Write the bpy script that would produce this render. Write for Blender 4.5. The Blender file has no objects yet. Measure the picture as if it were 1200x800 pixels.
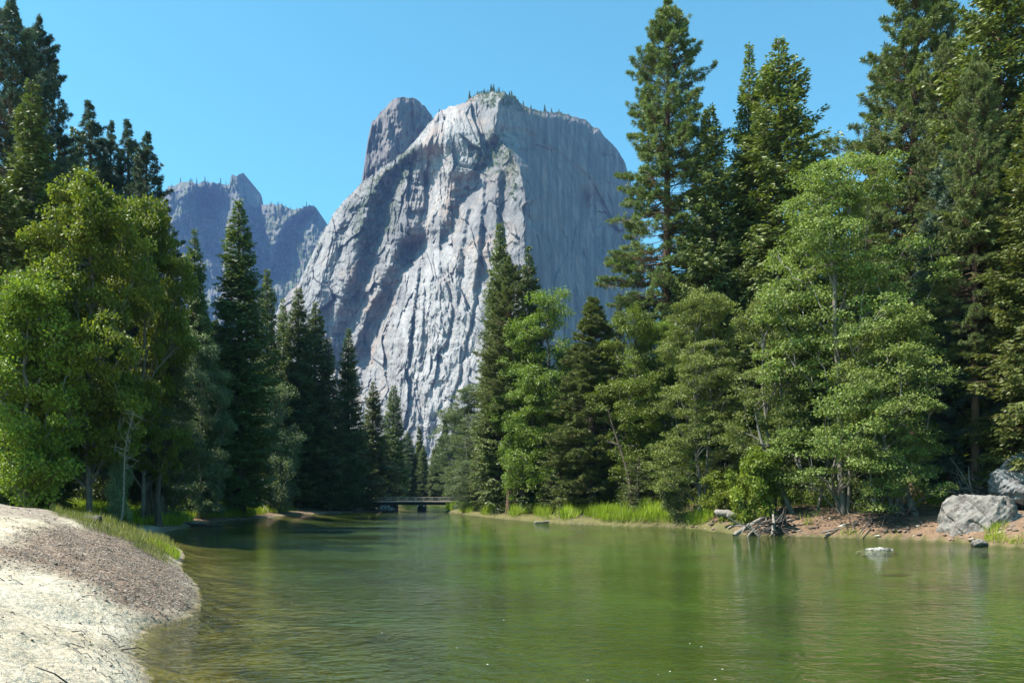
import bpy, math, random
import numpy as np
from mathutils import Vector

# ------------------------------------------------------------------ camera, sky, sun
F, HC, YH, CX = 924.0, 3.2, 580.0, 600.0        # focal length (px of a 1200 px wide picture), eye height, horizon row
scene = bpy.context.scene
cam_d = bpy.data.cameras.new("camera")
cam = bpy.data.objects.new("camera", cam_d)
scene.collection.objects.link(cam)
cam.location = (0, 0, HC)
cam.rotation_euler = (math.radians(90), 0, 0)
cam_d.sensor_width = 36.0
cam_d.lens = 36.0 * F / 1200.0
cam_d.shift_y = (YH - 400.0) / 1200.0
cam_d.clip_start = 0.2
cam_d.clip_end = 20000
scene.camera = cam

SUN_EL, SUN_AZ = 54.0, -97.0                     # azimuth from +Y (view direction) towards +X
se, sa = math.radians(SUN_EL), math.radians(SUN_AZ)
sdir = Vector((math.cos(se) * math.sin(sa), math.cos(se) * math.cos(sa), math.sin(se)))
world = bpy.data.worlds.new("World")
scene.world = world
world.use_nodes = True
wn = world.node_tree
wn.nodes.clear()
sky = wn.nodes.new("ShaderNodeTexSky")
sky.sky_type = 'NISHITA'
sky.sun_disc = False
sky.sun_elevation = se
sky.sun_rotation = sa
sky.altitude = 1200
sky.air_density = 1.0
sky.dust_density = 0.6
sky.ozone_density = 1.0
bg = wn.nodes.new("ShaderNodeBackground")
bg.inputs["Strength"].default_value = 0.086
wo = wn.nodes.new("ShaderNodeOutputWorld")
tint = wn.nodes.new("ShaderNodeMix"); tint.data_type = 'RGBA'; tint.blend_type = 'MULTIPLY'
tint.inputs[0].default_value = 1.0; tint.inputs[7].default_value = (0.62, 1.32, 1.12, 1)
wn.links.new(sky.outputs[0], tint.inputs[6])
wn.links.new(tint.outputs[2], bg.inputs[0])
wn.links.new(bg.outputs[0], wo.inputs[0])
sun_d = bpy.data.lights.new("sun", 'SUN')
sun_d.energy = 5.0
sun_d.angle = math.radians(0.5)
sun_d.color = (1.0, 0.945, 0.85)
sun = bpy.data.objects.new("sun", sun_d)
scene.collection.objects.link(sun)
sun.rotation_euler = sdir.to_track_quat('Z', 'Y').to_euler()
sun.location = (-50, 0, 80)
scene.view_settings.view_transform = 'Standard'
scene.view_settings.look = 'None'
scene.view_settings.exposure = 1.4
scene.view_settings.gamma = 1.0
scene.view_settings.use_curve_mapping = False
cy = scene.cycles
cy.max_bounces = 8
cy.diffuse_bounces = 4
cy.glossy_bounces = 3
cy.transmission_bounces = 4
cy.transparent_max_bounces = 8
cy.volume_bounces = 0
cy.caustics_reflective = False
cy.caustics_refractive = False
cy.sample_clamp_indirect = 6.0
cy.use_denoising = True

rng = np.random.default_rng(7)
random.seed(7)
COL = scene.collection


def P(px, py, Y):
    return ((px - CX) / F * Y, Y, HC + (YH - py) / F * Y)


def G(px, py, z=0.0):
    Y = F * (HC - z) / (py - YH)
    return ((px - CX) / F * Y, Y)

# ------------------------------------------------------------------ noise
_perm = np.random.default_rng(11).permutation(512)


def _h(ix, iy, s):
    return _perm[(_perm[(ix + s * 37) & 511] + iy) & 511]


def pnoise(x, y, s=0):
    x = np.asarray(x, float); y = np.asarray(y, float)
    ix = np.floor(x).astype(int); iy = np.floor(y).astype(int)
    fx = x - ix; fy = y - iy
    u = fx * fx * fx * (fx * (fx * 6 - 15) + 10); v = fy * fy * fy * (fy * (fy * 6 - 15) + 10)
    def g(a, b, dx, dy):
        t = _h(a, b, s) * (2 * math.pi / 512)
        return np.cos(t) * dx + np.sin(t) * dy
    n0 = g(ix, iy, fx, fy) * (1 - u) + g(ix + 1, iy, fx - 1, fy) * u
    n1 = g(ix, iy + 1, fx, fy - 1) * (1 - u) + g(ix + 1, iy + 1, fx - 1, fy - 1) * u
    return (n0 * (1 - v) + n1 * v) * 1.45


def fbm(x, y, s=0, o=4, gain=0.5):
    t = 0; a = 1.0; f = 1.0
    for k in range(o):
        t = t + a * pnoise(x * f + 13.1 * k, y * f - 7.7 * k, s + k)
        a *= gain; f *= 2.03
    return t


def sstep(a, b, x):
    t = np.clip((x - a) / (b - a), 0, 1)
    return t * t * (3 - 2 * t)

# ------------------------------------------------------------------ object helpers

def link(o, parent=None):
    COL.objects.link(o)
    if parent is not None:
        o.parent = parent
    return o


def tag(o, label=None, cat=None, group=None, kind=None):
    if label: o["label"] = label
    if cat: o["category"] = cat
    if group: o["group"] = group
    if kind: o["kind"] = kind
    return o


def np_mesh(name, verts, quads, mat, smooth=False, face_attr=None, pt_attrs=None):
    """verts (N,3), quads (M,k)"""
    verts = np.asarray(verts, np.float32); quads = np.asarray(quads, np.int32)
    me = bpy.data.meshes.new(name)
    k = quads.shape[1]; M = len(quads)
    me.vertices.add(len(verts)); me.vertices.foreach_set("co", verts.ravel())
    me.loops.add(M * k); me.loops.foreach_set("vertex_index", quads.ravel())
    me.polygons.add(M); me.polygons.foreach_set("loop_start", np.arange(0, M * k, k, dtype=np.int32))
    if smooth:
        me.polygons.foreach_set("use_smooth", np.ones(M, bool))
    me.update(calc_edges=True)
    if face_attr is not None:
        a = me.attributes.new("rnd", 'FLOAT', 'FACE'); a.data.foreach_set("value", np.asarray(face_attr, np.float32))
    for n, v in (pt_attrs or {}).items():
        a = me.attributes.new(n, 'FLOAT', 'POINT'); a.data.foreach_set("value", np.asarray(v, np.float32).ravel())
    if mat: me.materials.append(mat)
    return me


def obj(name, me, parent=None, loc=None):
    o = bpy.data.objects.new(name, me)
    link(o, parent)
    if loc is not None: o.location = loc
    return o


def empty(name, loc=(0, 0, 0), rz=0.0):
    o = bpy.data.objects.new(name, None)
    o.empty_display_size = 0.5
    link(o); o.location = loc; o.rotation_euler = (0, 0, rz)
    return o


def norm(v):
    return v / np.maximum(np.linalg.norm(v, axis=-1, keepdims=True), 1e-9)


def leaves(C, D, N, L, W):
    """rhombic leaf faces: base C, direction D, normal N, length L, width W -> verts, quads"""
    D = norm(D); S = norm(np.cross(N, D)); L = np.reshape(L, (-1, 1)); W = np.reshape(W, (-1, 1))
    v = np.stack([C, C + D * L * 0.5 + S * W * 0.5, C + D * L, C + D * L * 0.5 - S * W * 0.5], 1)
    n = len(C)
    return v.reshape(-1, 3), np.arange(n * 4).reshape(n, 4)


def tubes(Pts, R, sides=4, cap=False):
    """Pts (B,K,3), R (B,K)"""
    Pts = np.asarray(Pts, float); R = np.asarray(R, float)
    B, K, _ = Pts.shape
    T = np.empty_like(Pts)
    T[:, 1:-1] = Pts[:, 2:] - Pts[:, :-2] if K > 2 else T[:, 1:-1]
    T[:, 0] = Pts[:, 1] - Pts[:, 0]; T[:, -1] = Pts[:, -1] - Pts[:, -2]
    T = norm(T)
    ref = np.where(np.abs(T[:, :1, 2:3]) > 0.8, np.array([[[1.0, 0.13, 0]]]), np.array([[[0, 0.1, 1.0]]]))
    A = norm(np.cross(T, np.broadcast_to(ref, T.shape))); Bv = np.cross(T, A)
    an = np.arange(sides) * 2 * math.pi / sides
    ring = A[:, :, None] * np.cos(an)[None, None, :, None] + Bv[:, :, None] * np.sin(an)[None, None, :, None]
    V = Pts[:, :, None] + ring * R[:, :, None, None]
    idx = np.arange(B * K * sides).reshape(B, K, sides)
    nx = np.roll(idx, -1, axis=2)
    q = np.stack([idx[:, :-1], nx[:, :-1], nx[:, 1:], idx[:, 1:]], -1).reshape(-1, 4)
    return V.reshape(-1, 3), q


def merge(parts):
    vs, qs, off = [], [], 0
    for v, q in parts:
        vs.append(v); qs.append(q + off); off += len(v)
    return np.concatenate(vs), np.concatenate(qs)

# ------------------------------------------------------------------ materials

def newmat(name):
    m = bpy.data.materials.new(name); m.use_nodes = True
    nt = m.node_tree; nt.nodes.clear()
    return m, nt


def N(nt, t, **kw):
    n = nt.nodes.new(t)
    for k, v in kw.items():
        if k.startswith("i_"):
            key = k[2:].replace("_", " ")
            n.inputs[key].default_value = v
        else:
            setattr(n, k, v)
    return n


def ramp(nt, fac, stops, interp='LINEAR'):
    r = nt.nodes.new("ShaderNodeValToRGB"); r.color_ramp.interpolation = interp
    e = r.color_ramp.elements
    while len(e) < len(stops): e.new(0.5)
    for i, (p, c) in enumerate(stops):
        e[i].position = p; e[i].color = (*c, 1) if len(c) == 3 else c
    if fac is not None: nt.links.new(fac, r.inputs[0])
    return r.outputs[0]


def mixc(nt, fac, a, b, mode='MIX'):
    m = nt.nodes.new("ShaderNodeMix"); m.data_type = 'RGBA'; m.blend_type = mode
    for s, v in ((m.inputs[0], fac), (m.inputs[6], a), (m.inputs[7], b)):
        if hasattr(v, 'node'): nt.links.new(v, s)
        elif isinstance(v, (int, float)): s.default_value = v
        else: s.default_value = (*v, 1)
    return m.outputs[2]


def math_(nt, op, a, b=0.0, clamp=False):
    m = nt.nodes.new("ShaderNodeMath"); m.operation = op; m.use_clamp = clamp
    for s, v in zip(m.inputs, (a, b)):
        if hasattr(v, 'node'): nt.links.new(v, s)
        else: s.default_value = v
    return m.outputs[0]


def noise(nt, vec, scale, detail=4, rough=0.55, dist=0.0, stretch=None):
    if stretch is not None:
        mp = nt.nodes.new("ShaderNodeMapping"); mp.inputs["Scale"].default_value = stretch
        nt.links.new(vec, mp.inputs[0]); vec = mp.outputs[0]
    n = nt.nodes.new("ShaderNodeTexNoise"); n.inputs["Scale"].default_value = scale
    n.inputs["Detail"].default_value = detail; n.inputs["Roughness"].default_value = rough
    n.inputs["Distortion"].default_value = dist
    nt.links.new(vec, n.inputs["Vector"])
    return n.outputs["Fac"]


def attr(nt, name):
    a = nt.nodes.new("ShaderNodeAttribute"); a.attribute_name = name
    return a.outputs["Fac"]


def foliage_mat(name, dark, mid, light, transl=0.3, spec=0.35, rough=0.5):
    m, nt = newmat(name)
    oi = N(nt, "ShaderNodeObjectInfo")
    tc = N(nt, "ShaderNodeTexCoord")
    n1 = noise(nt, tc.outputs["Object"], 0.35, 2)
    r = attr(nt, "rnd")
    f = math_(nt, 'ADD', math_(nt, 'MULTIPLY', r, 0.65), math_(nt, 'MULTIPLY', math_(nt, 'SUBTRACT', n1, 0.35), 0.7))
    c = ramp(nt, f, [(0.0, dark), (0.45, mid), (1.0, light)])
    hs = N(nt, "ShaderNodeHueSaturation")
    nt.links.new(c, hs.inputs["Color"])
    nt.links.new(math_(nt, 'ADD', math_(nt, 'MULTIPLY', oi.outputs["Random"], 0.03), 0.485), hs.inputs["Hue"])
    nt.links.new(math_(nt, 'ADD', math_(nt, 'MULTIPLY', oi.outputs["Random"], 0.4), 0.8), hs.inputs["Value"])
    p = N(nt, "ShaderNodeBsdfPrincipled")
    p.inputs["Roughness"].default_value = rough
    p.inputs["Specular IOR Level"].default_value = spec
    nt.links.new(hs.outputs[0], p.inputs["Base Color"])
    t = N(nt, "ShaderNodeBsdfTranslucent")
    tcn = mixc(nt, 1.0, hs.outputs[0], (1.25, 1.35, 0.6), 'MULTIPLY')
    nt.links.new(tcn, t.inputs[0])
    mx = N(nt, "ShaderNodeMixShader"); mx.inputs[0].default_value = transl
    nt.links.new(p.outputs[0], mx.inputs[1]); nt.links.new(t.outputs[0], mx.inputs[2])
    o = N(nt, "ShaderNodeOutputMaterial"); nt.links.new(mx.outputs[0], o.inputs[0])
    return m


def simple_mat(name, stops, scale, stretch=None, rough=0.85, bump=0.0, bdist=0.02, detail=5, spec=0.3):
    m, nt = newmat(name)
    tc = N(nt, "ShaderNodeTexCoord")
    n = noise(nt, tc.outputs["Object"], scale, detail, 0.62, 0.3, stretch)
    c = ramp(nt, n, stops)
    p = N(nt, "ShaderNodeBsdfPrincipled"); p.inputs["Roughness"].default_value = rough
    p.inputs["Specular IOR Level"].default_value = spec
    nt.links.new(c, p.inputs["Base Color"])
    if bump:
        b = N(nt, "ShaderNodeBump"); b.inputs["Strength"].default_value = bump; b.inputs["Distance"].default_value = bdist
        nt.links.new(n, b.inputs["Height"]); nt.links.new(b.outputs[0], p.inputs["Normal"])
    o = N(nt, "ShaderNodeOutputMaterial"); nt.links.new(p.outputs[0], o.inputs[0])
    return m


M = {}
M['fir'] = foliage_mat("fir_needles", (0.040, 0.060, 0.018), (0.098, 0.130, 0.036), (0.20, 0.235, 0.07), 0.2)
M['cedar'] = foliage_mat("cedar_sprays", (0.055, 0.072, 0.015), (0.12, 0.15, 0.034), (0.23, 0.26, 0.065), 0.25)
M['pine'] = foliage_mat("pine_needles", (0.055, 0.074, 0.024), (0.125, 0.16, 0.048), (0.24, 0.28, 0.10), 0.22)
M['bluepine'] = foliage_mat("blue_pine_needles", (0.04, 0.06, 0.045), (0.075, 0.11, 0.075), (0.14, 0.18, 0.13), 0.15)
M['maple'] = foliage_mat("maple_leaves", (0.065, 0.095, 0.014), (0.15, 0.20, 0.026), (0.32, 0.38, 0.055), 0.38, 0.22)
M['alder'] = foliage_mat("alder_leaves", (0.075, 0.098, 0.026), (0.155, 0.19, 0.05), (0.30, 0.335, 0.10), 0.33, 0.22)
M['oak'] = foliage_mat("oak_leaves", (0.075, 0.11, 0.018), (0.14, 0.20, 0.03), (0.22, 0.30, 0.05), 0.4, 0.4)
M['willow'] = foliage_mat("willow_leaves", (0.075, 0.11, 0.055), (0.13, 0.18, 0.09), (0.20, 0.26, 0.14), 0.33, 0.4)
M['dull'] = foliage_mat("dull_leaves", (0.045, 0.06, 0.02), (0.085, 0.11, 0.035), (0.16, 0.19, 0.06), 0.3, 0.4)
M['grass'] = foliage_mat("grass_blades", (0.12, 0.145, 0.012), (0.24, 0.29, 0.022), (0.38, 0.41, 0.06), 0.4, 0.3)
M['drygrass'] = foliage_mat("dry_grass_blades", (0.10, 0.12, 0.03), (0.20, 0.21, 0.06), (0.34, 0.31, 0.12), 0.3, 0.3)
M['bark_fir'] = simple_mat("grey_brown_bark", [(0.25, (0.035, 0.028, 0.022)), (0.7, (0.11, 0.085, 0.065))], 3.0, (1, 1, 0.15), 0.95, 0.8, 0.05)
M['bark_pine'] = simple_mat("orange_brown_bark", [(0.25, (0.05, 0.03, 0.02)), (0.7, (0.17, 0.105, 0.07))], 2.4, (1, 1, 0.18), 0.95, 0.8, 0.05)
M['bark_alder'] = simple_mat("pale_grey_bark", [(0.25, (0.07, 0.065, 0.055)), (0.75, (0.23, 0.21, 0.18))], 3.0, (1, 1, 0.5), 0.9, 0.5, 0.02)
M['driftwood'] = simple_mat("bleached_driftwood", [(0.2, (0.09, 0.075, 0.063)), (0.75, (0.29, 0.26, 0.225))], 5.0, (1, 1, 1), 0.85, 0.5, 0.02)
M['darkwood'] = simple_mat("dark_wet_wood", [(0.2, (0.02, 0.016, 0.014)), (0.75, (0.10, 0.085, 0.075))], 5.0, (1, 1, 1), 0.8, 0.5, 0.02)
M['bridge_wood'] = simple_mat("weathered_bridge_timber", [(0.2, (0.22, 0.18, 0.15)), (0.8, (0.42, 0.36, 0.31))], 1.5, (0.3, 1, 3), 0.85, 0.3, 0.02)
M['bridge_pier'] = simple_mat("dark_pier_timber", [(0.2, (0.022, 0.02, 0.02)), (0.8, (0.06, 0.055, 0.05))], 1.5, None, 0.85)
M['bridge_cap'] = simple_mat("pale_concrete", [(0.2, (0.40, 0.39, 0.37)), (0.8, (0.6, 0.59, 0.56))], 2.0, None, 0.85)

# ------------------------------------------------------------------ tree prototypes (meshes only; linked when placed)

def trunk_tube(H, r0, lean=0.0, sides=10, K=24, top=0.03, seed=0, flare=1.5):
    r = np.random.default_rng(seed)
    z = np.linspace(0, 1, K)
    ph = r.random(2) * 6
    x = lean * H * z ** 1.5 + 0.10 * np.sin(z * 7 + ph[0]) * z
    y = 0.10 * np.sin(z * 6 + ph[1]) * z
    pts = np.stack([x, y, z * H - 0.4 * (z == 0)], -1)[None]
    rad = (r0 * (1 - z) ** 0.85 + top) * (1 + (flare - 1) * np.exp(-z * H / 0.9))
    return tubes(pts, rad[None], sides), (lambda zz: np.interp(zz, z * H, x)), (lambda zz: np.interp(zz, z * H, y))


def conifer(seed, H, R, h0, kind, spacing=0.38, per=6, droop=-0.15, prof=0.9, gap=0.25, r0=None, dens=1.0, cardL=0.2, cardW=0.06, tuft=False, bmat='bark_fir', lmat='fir', irregular=0.2):
    r = np.random.default_rng(seed)
    (tv, tq), fx, fy = trunk_tube(H, r0 or H * 0.0125, seed=seed)
    nb = int((H - h0) / spacing * per)
    h = h0 + (H - h0) * (1 - (r.random(nb)) ** 1.0)
    h = np.sort(h)
    az = r.random(nb) * 2 * math.pi
    f = (h - h0) / (H - h0)
    # crown profile: short at very bottom, widest at ~25%, pointed top
    pr = np.minimum(1.0, 0.55 + f * 2.2) * np.minimum((1 - f) ** prof, (1 - f) * 3.4)
    lump = 1 + irregular * pnoise(az * 0.9 + 5 * np.sin(az), h * 0.33, seed) * 1.6
    L = R * pr * lump * (0.72 + 0.45 * r.random(nb)) * np.minimum(1, (1 - f) * 9 + 0.15) + 0.12 + 0.32 * np.minimum(1, (1 - f) * 6)
    keep = (pnoise(np.cos(az) * 1.4 + seed, h * 0.5 + np.sin(az) * 1.4, seed + 3) > -0.55 + gap) | (f > 0.9)
    h, az, L, f = h[keep], az[keep], L[keep], f[keep]
    nb = len(h)
    el = droop + (0.75 - droop) * f ** 1.6 + r.normal(0, 0.09, nb)      # elevation angle of the branch base
    hd = np.stack([np.cos(az), np.sin(az), np.zeros(nb)], -1)
    base = np.stack([fx(h), fy(h), h], -1)
    up = np.array([0, 0, 1.0])
    def bp(i, t):
        t = t[..., None]; Li = L[i][..., None]
        return base[i] + hd[i] * Li * t * np.cos(el[i])[..., None] + up * Li * (np.sin(el[i])[..., None] * t + 0.16 * t * t)
    K = 4
    ts = np.linspace(0, 1, K)
    idx = np.arange(nb)
    pts = np.stack([bp(idx, np.full(nb, t)) for t in ts], 1)
    br = (0.012 + L * 0.011)[:, None] * (1 - 0.85 * ts)[None]
    wood = [(tv, tq), tubes(pts, br, 3)]
    # dead stubs below the crown
    ns = int(h0 * 2.0)
    if ns > 2:
        hs = r.random(ns) * h0 * 0.9 + 1.2; a2 = r.random(ns) * 6.28; l2 = 0.5 + r.random(ns) * 1.2
        b2 = np.stack([fx(hs), fy(hs), hs], -1); e2 = b2 + np.stack([np.cos(a2) * l2, np.sin(a2) * l2, -0.1 * l2], -1)
        wood.append(tubes(np.stack([b2, e2], 1), np.stack([np.full(ns, 0.03), np.full(ns, 0.008)], 1), 3))
    # branchlets
    nlt = np.maximum(3, (L / (0.24 if not tuft else 0.26) * 2 * dens).astype(int))
    bi = np.repeat(idx, nlt); n = len(bi)
    t = 0.12 + 0.9 * r.random(n) ** 0.8 if not tuft else 0.3 + 0.72 * r.random(n) ** 0.7
    t = np.minimum(t, 1.0)
    side = np.where(r.random(n) < 0.5, 1, -1)
    o = bp(bi, t)
    ang = az[bi] + side * (0.95 - 0.35 * t + r.normal(0, 0.12, n))
    l2 = np.minimum(0.42 * L[bi] * (1.08 - t) + 0.22, 1.25) * (0.7 + 0.5 * r.random(n))
    tilt = el[bi] * 0.5 + (-0.18 if not tuft else 0.15) + r.normal(0, 0.16, n)
    d2 = np.stack([np.cos(ang) * np.cos(tilt), np.sin(ang) * np.cos(tilt), np.sin(tilt)], -1)
    if not tuft:
        m = np.maximum(2, (l2 / 0.115).astype(int))
        li = np.repeat(np.arange(n), m); k = len(li)
        s = r.random(k)
        C = o[li] + d2[li] * (l2[li] * s)[:, None] + r.normal(0, 0.03, (k, 3))
        fs = np.where(r.random(k) < 0.5, 1, -1)
        a3 = ang[li] + fs * (0.75 + r.normal(0, 0.25, k))
        t3 = tilt[li] - 0.15 + r.normal(0, 0.25, k)
        D = np.stack([np.cos(a3) * np.cos(t3), np.sin(a3) * np.cos(t3), np.sin(t3)], -1)
        Nn = up * 0.8 + 0.4 * hd[bi[li]] + r.normal(0, 0.7, (k, 3))
        v, q = leaves(C, D, Nn, cardL * (0.7 + 0.7 * r.random(k)), cardW * (0.7 + 0.7 * r.random(k)))
        rnd = 0.55 * r.random(k) + 0.45 * r.random(n)[li]
    else:
        tips = o + d2 * (l2 * 0.8)[:, None]
        wood.append(tubes(np.stack([o, tips], 1), np.stack([np.full(n, 0.014), np.full(n, 0.008)], 1), 3))
        m = 17
        li = np.repeat(np.arange(n), m); k = len(li)
        C = tips[li] - d2[li] * (0.16 * r.random(k))[:, None]
        D = norm(d2[li] * 0.55 + norm(r.normal(0, 1, (k, 3))) * 0.9 + np.array([0, 0, 0.12]))
        v, q = leaves(C, D, r.normal(0, 1, (k, 3)), cardL * (0.75 + 0.5 * r.random(k)), np.full(k, cardW))
        rnd = 0.4 * r.random(k) + 0.6 * r.random(n)[li]
    wv, wq = merge(wood)
    return dict(H=H + 0.3, W=2 * R * 0.80, wood=np_mesh(kind + "_trunk", wv, wq, M[bmat], True), crown=np_mesh(kind + "_crown", v, q, M[lmat], False, rnd), n=len(q))


def broadleaf(seed, H, W, kind, lmat, bmat='bark_alder', lobes=None, ncl=330, nleaf=150, leafL=0.17, leafW=0.12, clr=0.75, flat=0.5, h0=0.12, stems=1, r0=0.28, shape='round'):
    r = np.random.default_rng(seed)
    up = np.array([0, 0, 1.0])
    # crown cluster centres in an uneven volume
    Ccl = []
    nl = max(7, int(H / W * 8))
    lob = []
    for i_ in range(nl):
        f = (i_ + 0.5) / nl; a = i_ * 2.4 + r.normal(0, 0.4)
        if shape == 'round': pr = 0.55 + 0.45 * math.sin(math.pi * min(1, f * 0.95 + 0.08))
        elif shape == 'dome': pr = 1.0 if f < 0.6 else 1.0 - (f - 0.6) * 1.4
        elif shape == 'cone': pr = 1.05 - 0.85 * f
        else: pr = 1.0 - 0.5 * f
        R_ = W * (0.17 + 0.11 * r.random()) * (0.75 + 0.35 * pr)
        rad = max(0.0, W / 2 * pr - R_ * 0.8) * (0.75 + 0.35 * r.random())
        zc = (h0 + (1 - h0) * f) * H
        zc = min(zc, H - R_ * 0.75); zc = max(zc, h0 * H + R_ * 0.3)
        lob.append((rad * math.cos(a), rad * math.sin(a), zc, R_))
    lob.append((0.03 * W, 0, H - W * 0.16, W * 0.19))
    wl = np.array([l[3] ** 2 for l in lob]); wl = wl / wl.sum()
    while len(Ccl) < ncl:
        l = lob[int(r.choice(len(lob), p=wl))]
        u = r.normal(0, 1, 3); u /= np.linalg.norm(u); q = l[3] * (0.35 + 0.7 * r.random() ** 0.5)
        p = (l[0] + u[0] * q, l[1] + u[1] * q, l[2] + u[2] * q * 0.72)
        if p[2] < h0 * H * 0.6 or p[2] > H * 0.985: continue
        Ccl.append(p)
    Ccl = np.array(Ccl)
    # skeleton
    nodes = []; parent = []; 
    for s in range(stems):
        a = s * 6.283 / stems + r.random(); sp = 0.0 if stems == 1 else 0.35
        prev = -1
        Kt = 9
        for k in range(Kt):
            t = k / (Kt - 1)
            rr = sp * (0.5 + t * W * 0.35) + 0.0
            nodes.append((rr * math.cos(a) + r.normal(0, 0.12) * t * 2, rr * math.sin(a) + r.normal(0, 0.12) * t * 2, t * H * 0.82 - (0.3 if k == 0 else 0)))
            parent.append(prev); prev = len(nodes) - 1
    nst = len(nodes)
    order = np.argsort(np.hypot(Ccl[:, 0], Ccl[:, 1]) + 0.15 * Ccl[:, 2])
    for i in order:
        c = Ccl[i]
        nd = np.array(nodes)
        dv = c - nd
        dist = np.linalg.norm(dv, axis=1)
        cost = dist + np.where(nd[:, 2] > c[2] - 0.35 * np.hypot(dv[:, 0], dv[:, 1]), 3.0 + dist, 0) + 0.25 * np.hypot(nd[:, 0], nd[:, 1])
        j = int(np.argmin(cost))
        if dist[j] > 1.6:      # a bent intermediate node
            mid = nd[j] + dv[j] * 0.5 + np.array([r.normal(0, 0.15), r.normal(0, 0.15), 0.12 * dist[j]])
            nodes.append(tuple(mid)); parent.append(j); j = len(nodes) - 1
        nodes.append(tuple(c)); parent.append(j)
    nn = len(nodes); nd = np.array(nodes)
    wgt = np.ones(nn)
    for i in range(nn - 1, -1, -1):
        if parent[i] >= 0: wgt[parent[i]] += wgt[i]
    rad = 0.010 * wgt ** 0.52 + 0.004
    rad = rad * (r0 / rad[0])**0.6 if rad[0] > 0 else rad
    segs = [i for i in range(nn) if parent[i] >= 0]
    a = nd[[parent[i] for i in segs]]; b = nd[segs]
    ra = rad[[parent[i] for i in segs]]; rb = rad[segs]
    ra = np.minimum(ra, rb * 1.7 + 0.01)
    for k_, i in enumerate(segs):
        if i < nst: ra[k_] = rad[parent[i]]
    wv, wq = tubes(np.stack([a, b], 1), np.stack([ra, rb], 1), 6)
    # leaves
    m = (nleaf * (0.6 + 0.8 * r.random(ncl))).astype(int)
    li = np.repeat(np.arange(ncl), m); k = len(li)
    g = r.normal(0, 1, (k, 3)); g = norm(g) * (r.random(k) ** 0.45)[:, None]
    sc = (0.7 + 0.6 * r.random(ncl))[li][:, None] * clr
    off = g * sc * np.array([1, 1, flat])
    off[:, 2] -= 0.18 * (off[:, 0] ** 2 + off[:, 1] ** 2) / clr
    C = Ccl[li] + off
    D = norm(off * np.array([1, 1, 0.5]) + r.normal(0, 0.35, (k, 3)) + np.array([0, 0, -0.12]))
    Nn = norm(up * 0.5 + off * 0.9 / clr + 0.35 * norm(Ccl[li] - [0, 0, H * 0.5]) + r.normal(0, 0.6, (k, 3)))
    v, q = leaves(C, D, Nn, leafL * (0.65 + 0.7 * r.random(k)), leafW * (0.65 + 0.7 * r.random(k)))
    rnd = 0.6 * r.random(k) + 0.4 * r.random(ncl)[li]
    return dict(H=H, W=W, wood=np_mesh(kind + "_trunk", wv, wq, M[bmat], True), crown=np_mesh(kind + "_crown", v, q, M[lmat], False, rnd), n=len(q))


PR = {}
PR['fir_a'] = conifer(1, 40, 3.7, 1.5, 'fir', per=9, spacing=0.34, prof=0.72, gap=0.0, dens=0.8, cardL=0.36, cardW=0.13)
PR['fir_b'] = conifer(2, 34, 3.9, 1.0, 'fir', per=9, spacing=0.36, prof=0.75, gap=0.05, droop=-0.28, dens=0.8, cardL=0.36, cardW=0.13, irregular=0.35)
PR['fir_c'] = conifer(3, 28, 3.0, 0.8, 'fir', per=9, spacing=0.34, prof=0.7, gap=0.0, dens=0.8, cardL=0.34, cardW=0.12)
PR['cedar_a'] = conifer(4, 38, 5.6, 3.0, 'cedar', per=9, spacing=0.40, prof=0.62, gap=0.12, droop=-0.1, dens=0.8, cardL=0.36, cardW=0.14, lmat='cedar', bmat='bark_pine', irregular=0.45)
PR['cedar_b'] = conifer(5, 30, 4.0, 1.0, 'cedar', per=10, spacing=0.38, prof=0.62, gap=0.08, droop=-0.2, dens=0.75, cardL=0.34, cardW=0.13, lmat='cedar', bmat='bark_pine', irregular=0.4)
PR['pond_tall'] = conifer(6, 52, 4.9, 17, 'ponderosa', per=9, spacing=0.48, prof=0.5, gap=0.22, droop=-0.22, tuft=True, cardL=0.32, cardW=0.05, dens=1.0, r0=0.55, lmat='pine', bmat='bark_pine', irregular=0.4)
PR['pond_full'] = conifer(7, 46, 4.6, 10, 'ponderosa', per=9, spacing=0.45, prof=0.42, gap=0.08, droop=-0.1, tuft=True, cardL=0.33, cardW=0.055, dens=0.95, r0=0.6, lmat='pine', bmat='bark_pine', irregular=0.5)
PR['pine_mid'] = conifer(8, 26, 3.0, 1.2, 'pine', per=9, spacing=0.38, prof=0.8, gap=0.0, droop=0.1, tuft=True, cardL=0.30, cardW=0.055, lmat='pine', bmat='bark_fir', irregular=0.3)
PR['pine_thin'] = conifer(9, 30, 2.3, 3.0, 'pine', per=8, spacing=0.42, prof=0.85, gap=0.15, droop=0.05, tuft=True, cardL=0.30, cardW=0.055, lmat='pine', bmat='bark_fir', irregular=0.4)
PR['pine_small'] = conifer(10, 44, 5.2, 1.5, 'pine', per=8, spacing=0.5, prof=0.8, gap=0.15, droop=0.1, tuft=True, cardL=0.27, cardW=0.05, lmat='pine', bmat='bark_fir', irregular=0.5)
PR['maple_a'] = broadleaf(21, 21, 13, 'maple', 'maple', ncl=400, nleaf=140, leafL=0.24, leafW=0.19, clr=0.92, flat=0.5, h0=0.2)
PR['maple_b'] = broadleaf(22, 16, 9, 'maple', 'maple', ncl=300, nleaf=150, leafL=0.22, leafW=0.17, clr=0.9, flat=0.6, h0=0.08)
PR['alder_a'] = broadleaf(23, 25, 12, 'alder', 'alder', ncl=520, nleaf=150, leafL=0.18, leafW=0.13, clr=0.95, flat=0.30, h0=0.12, stems=3, shape='dome', r0=0.3)
PR['alder_b'] = broadleaf(24, 17, 9, 'alder', 'alder', ncl=340, nleaf=150, leafL=0.17, leafW=0.12, clr=0.85, flat=0.4, h0=0.08, stems=2)
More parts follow.
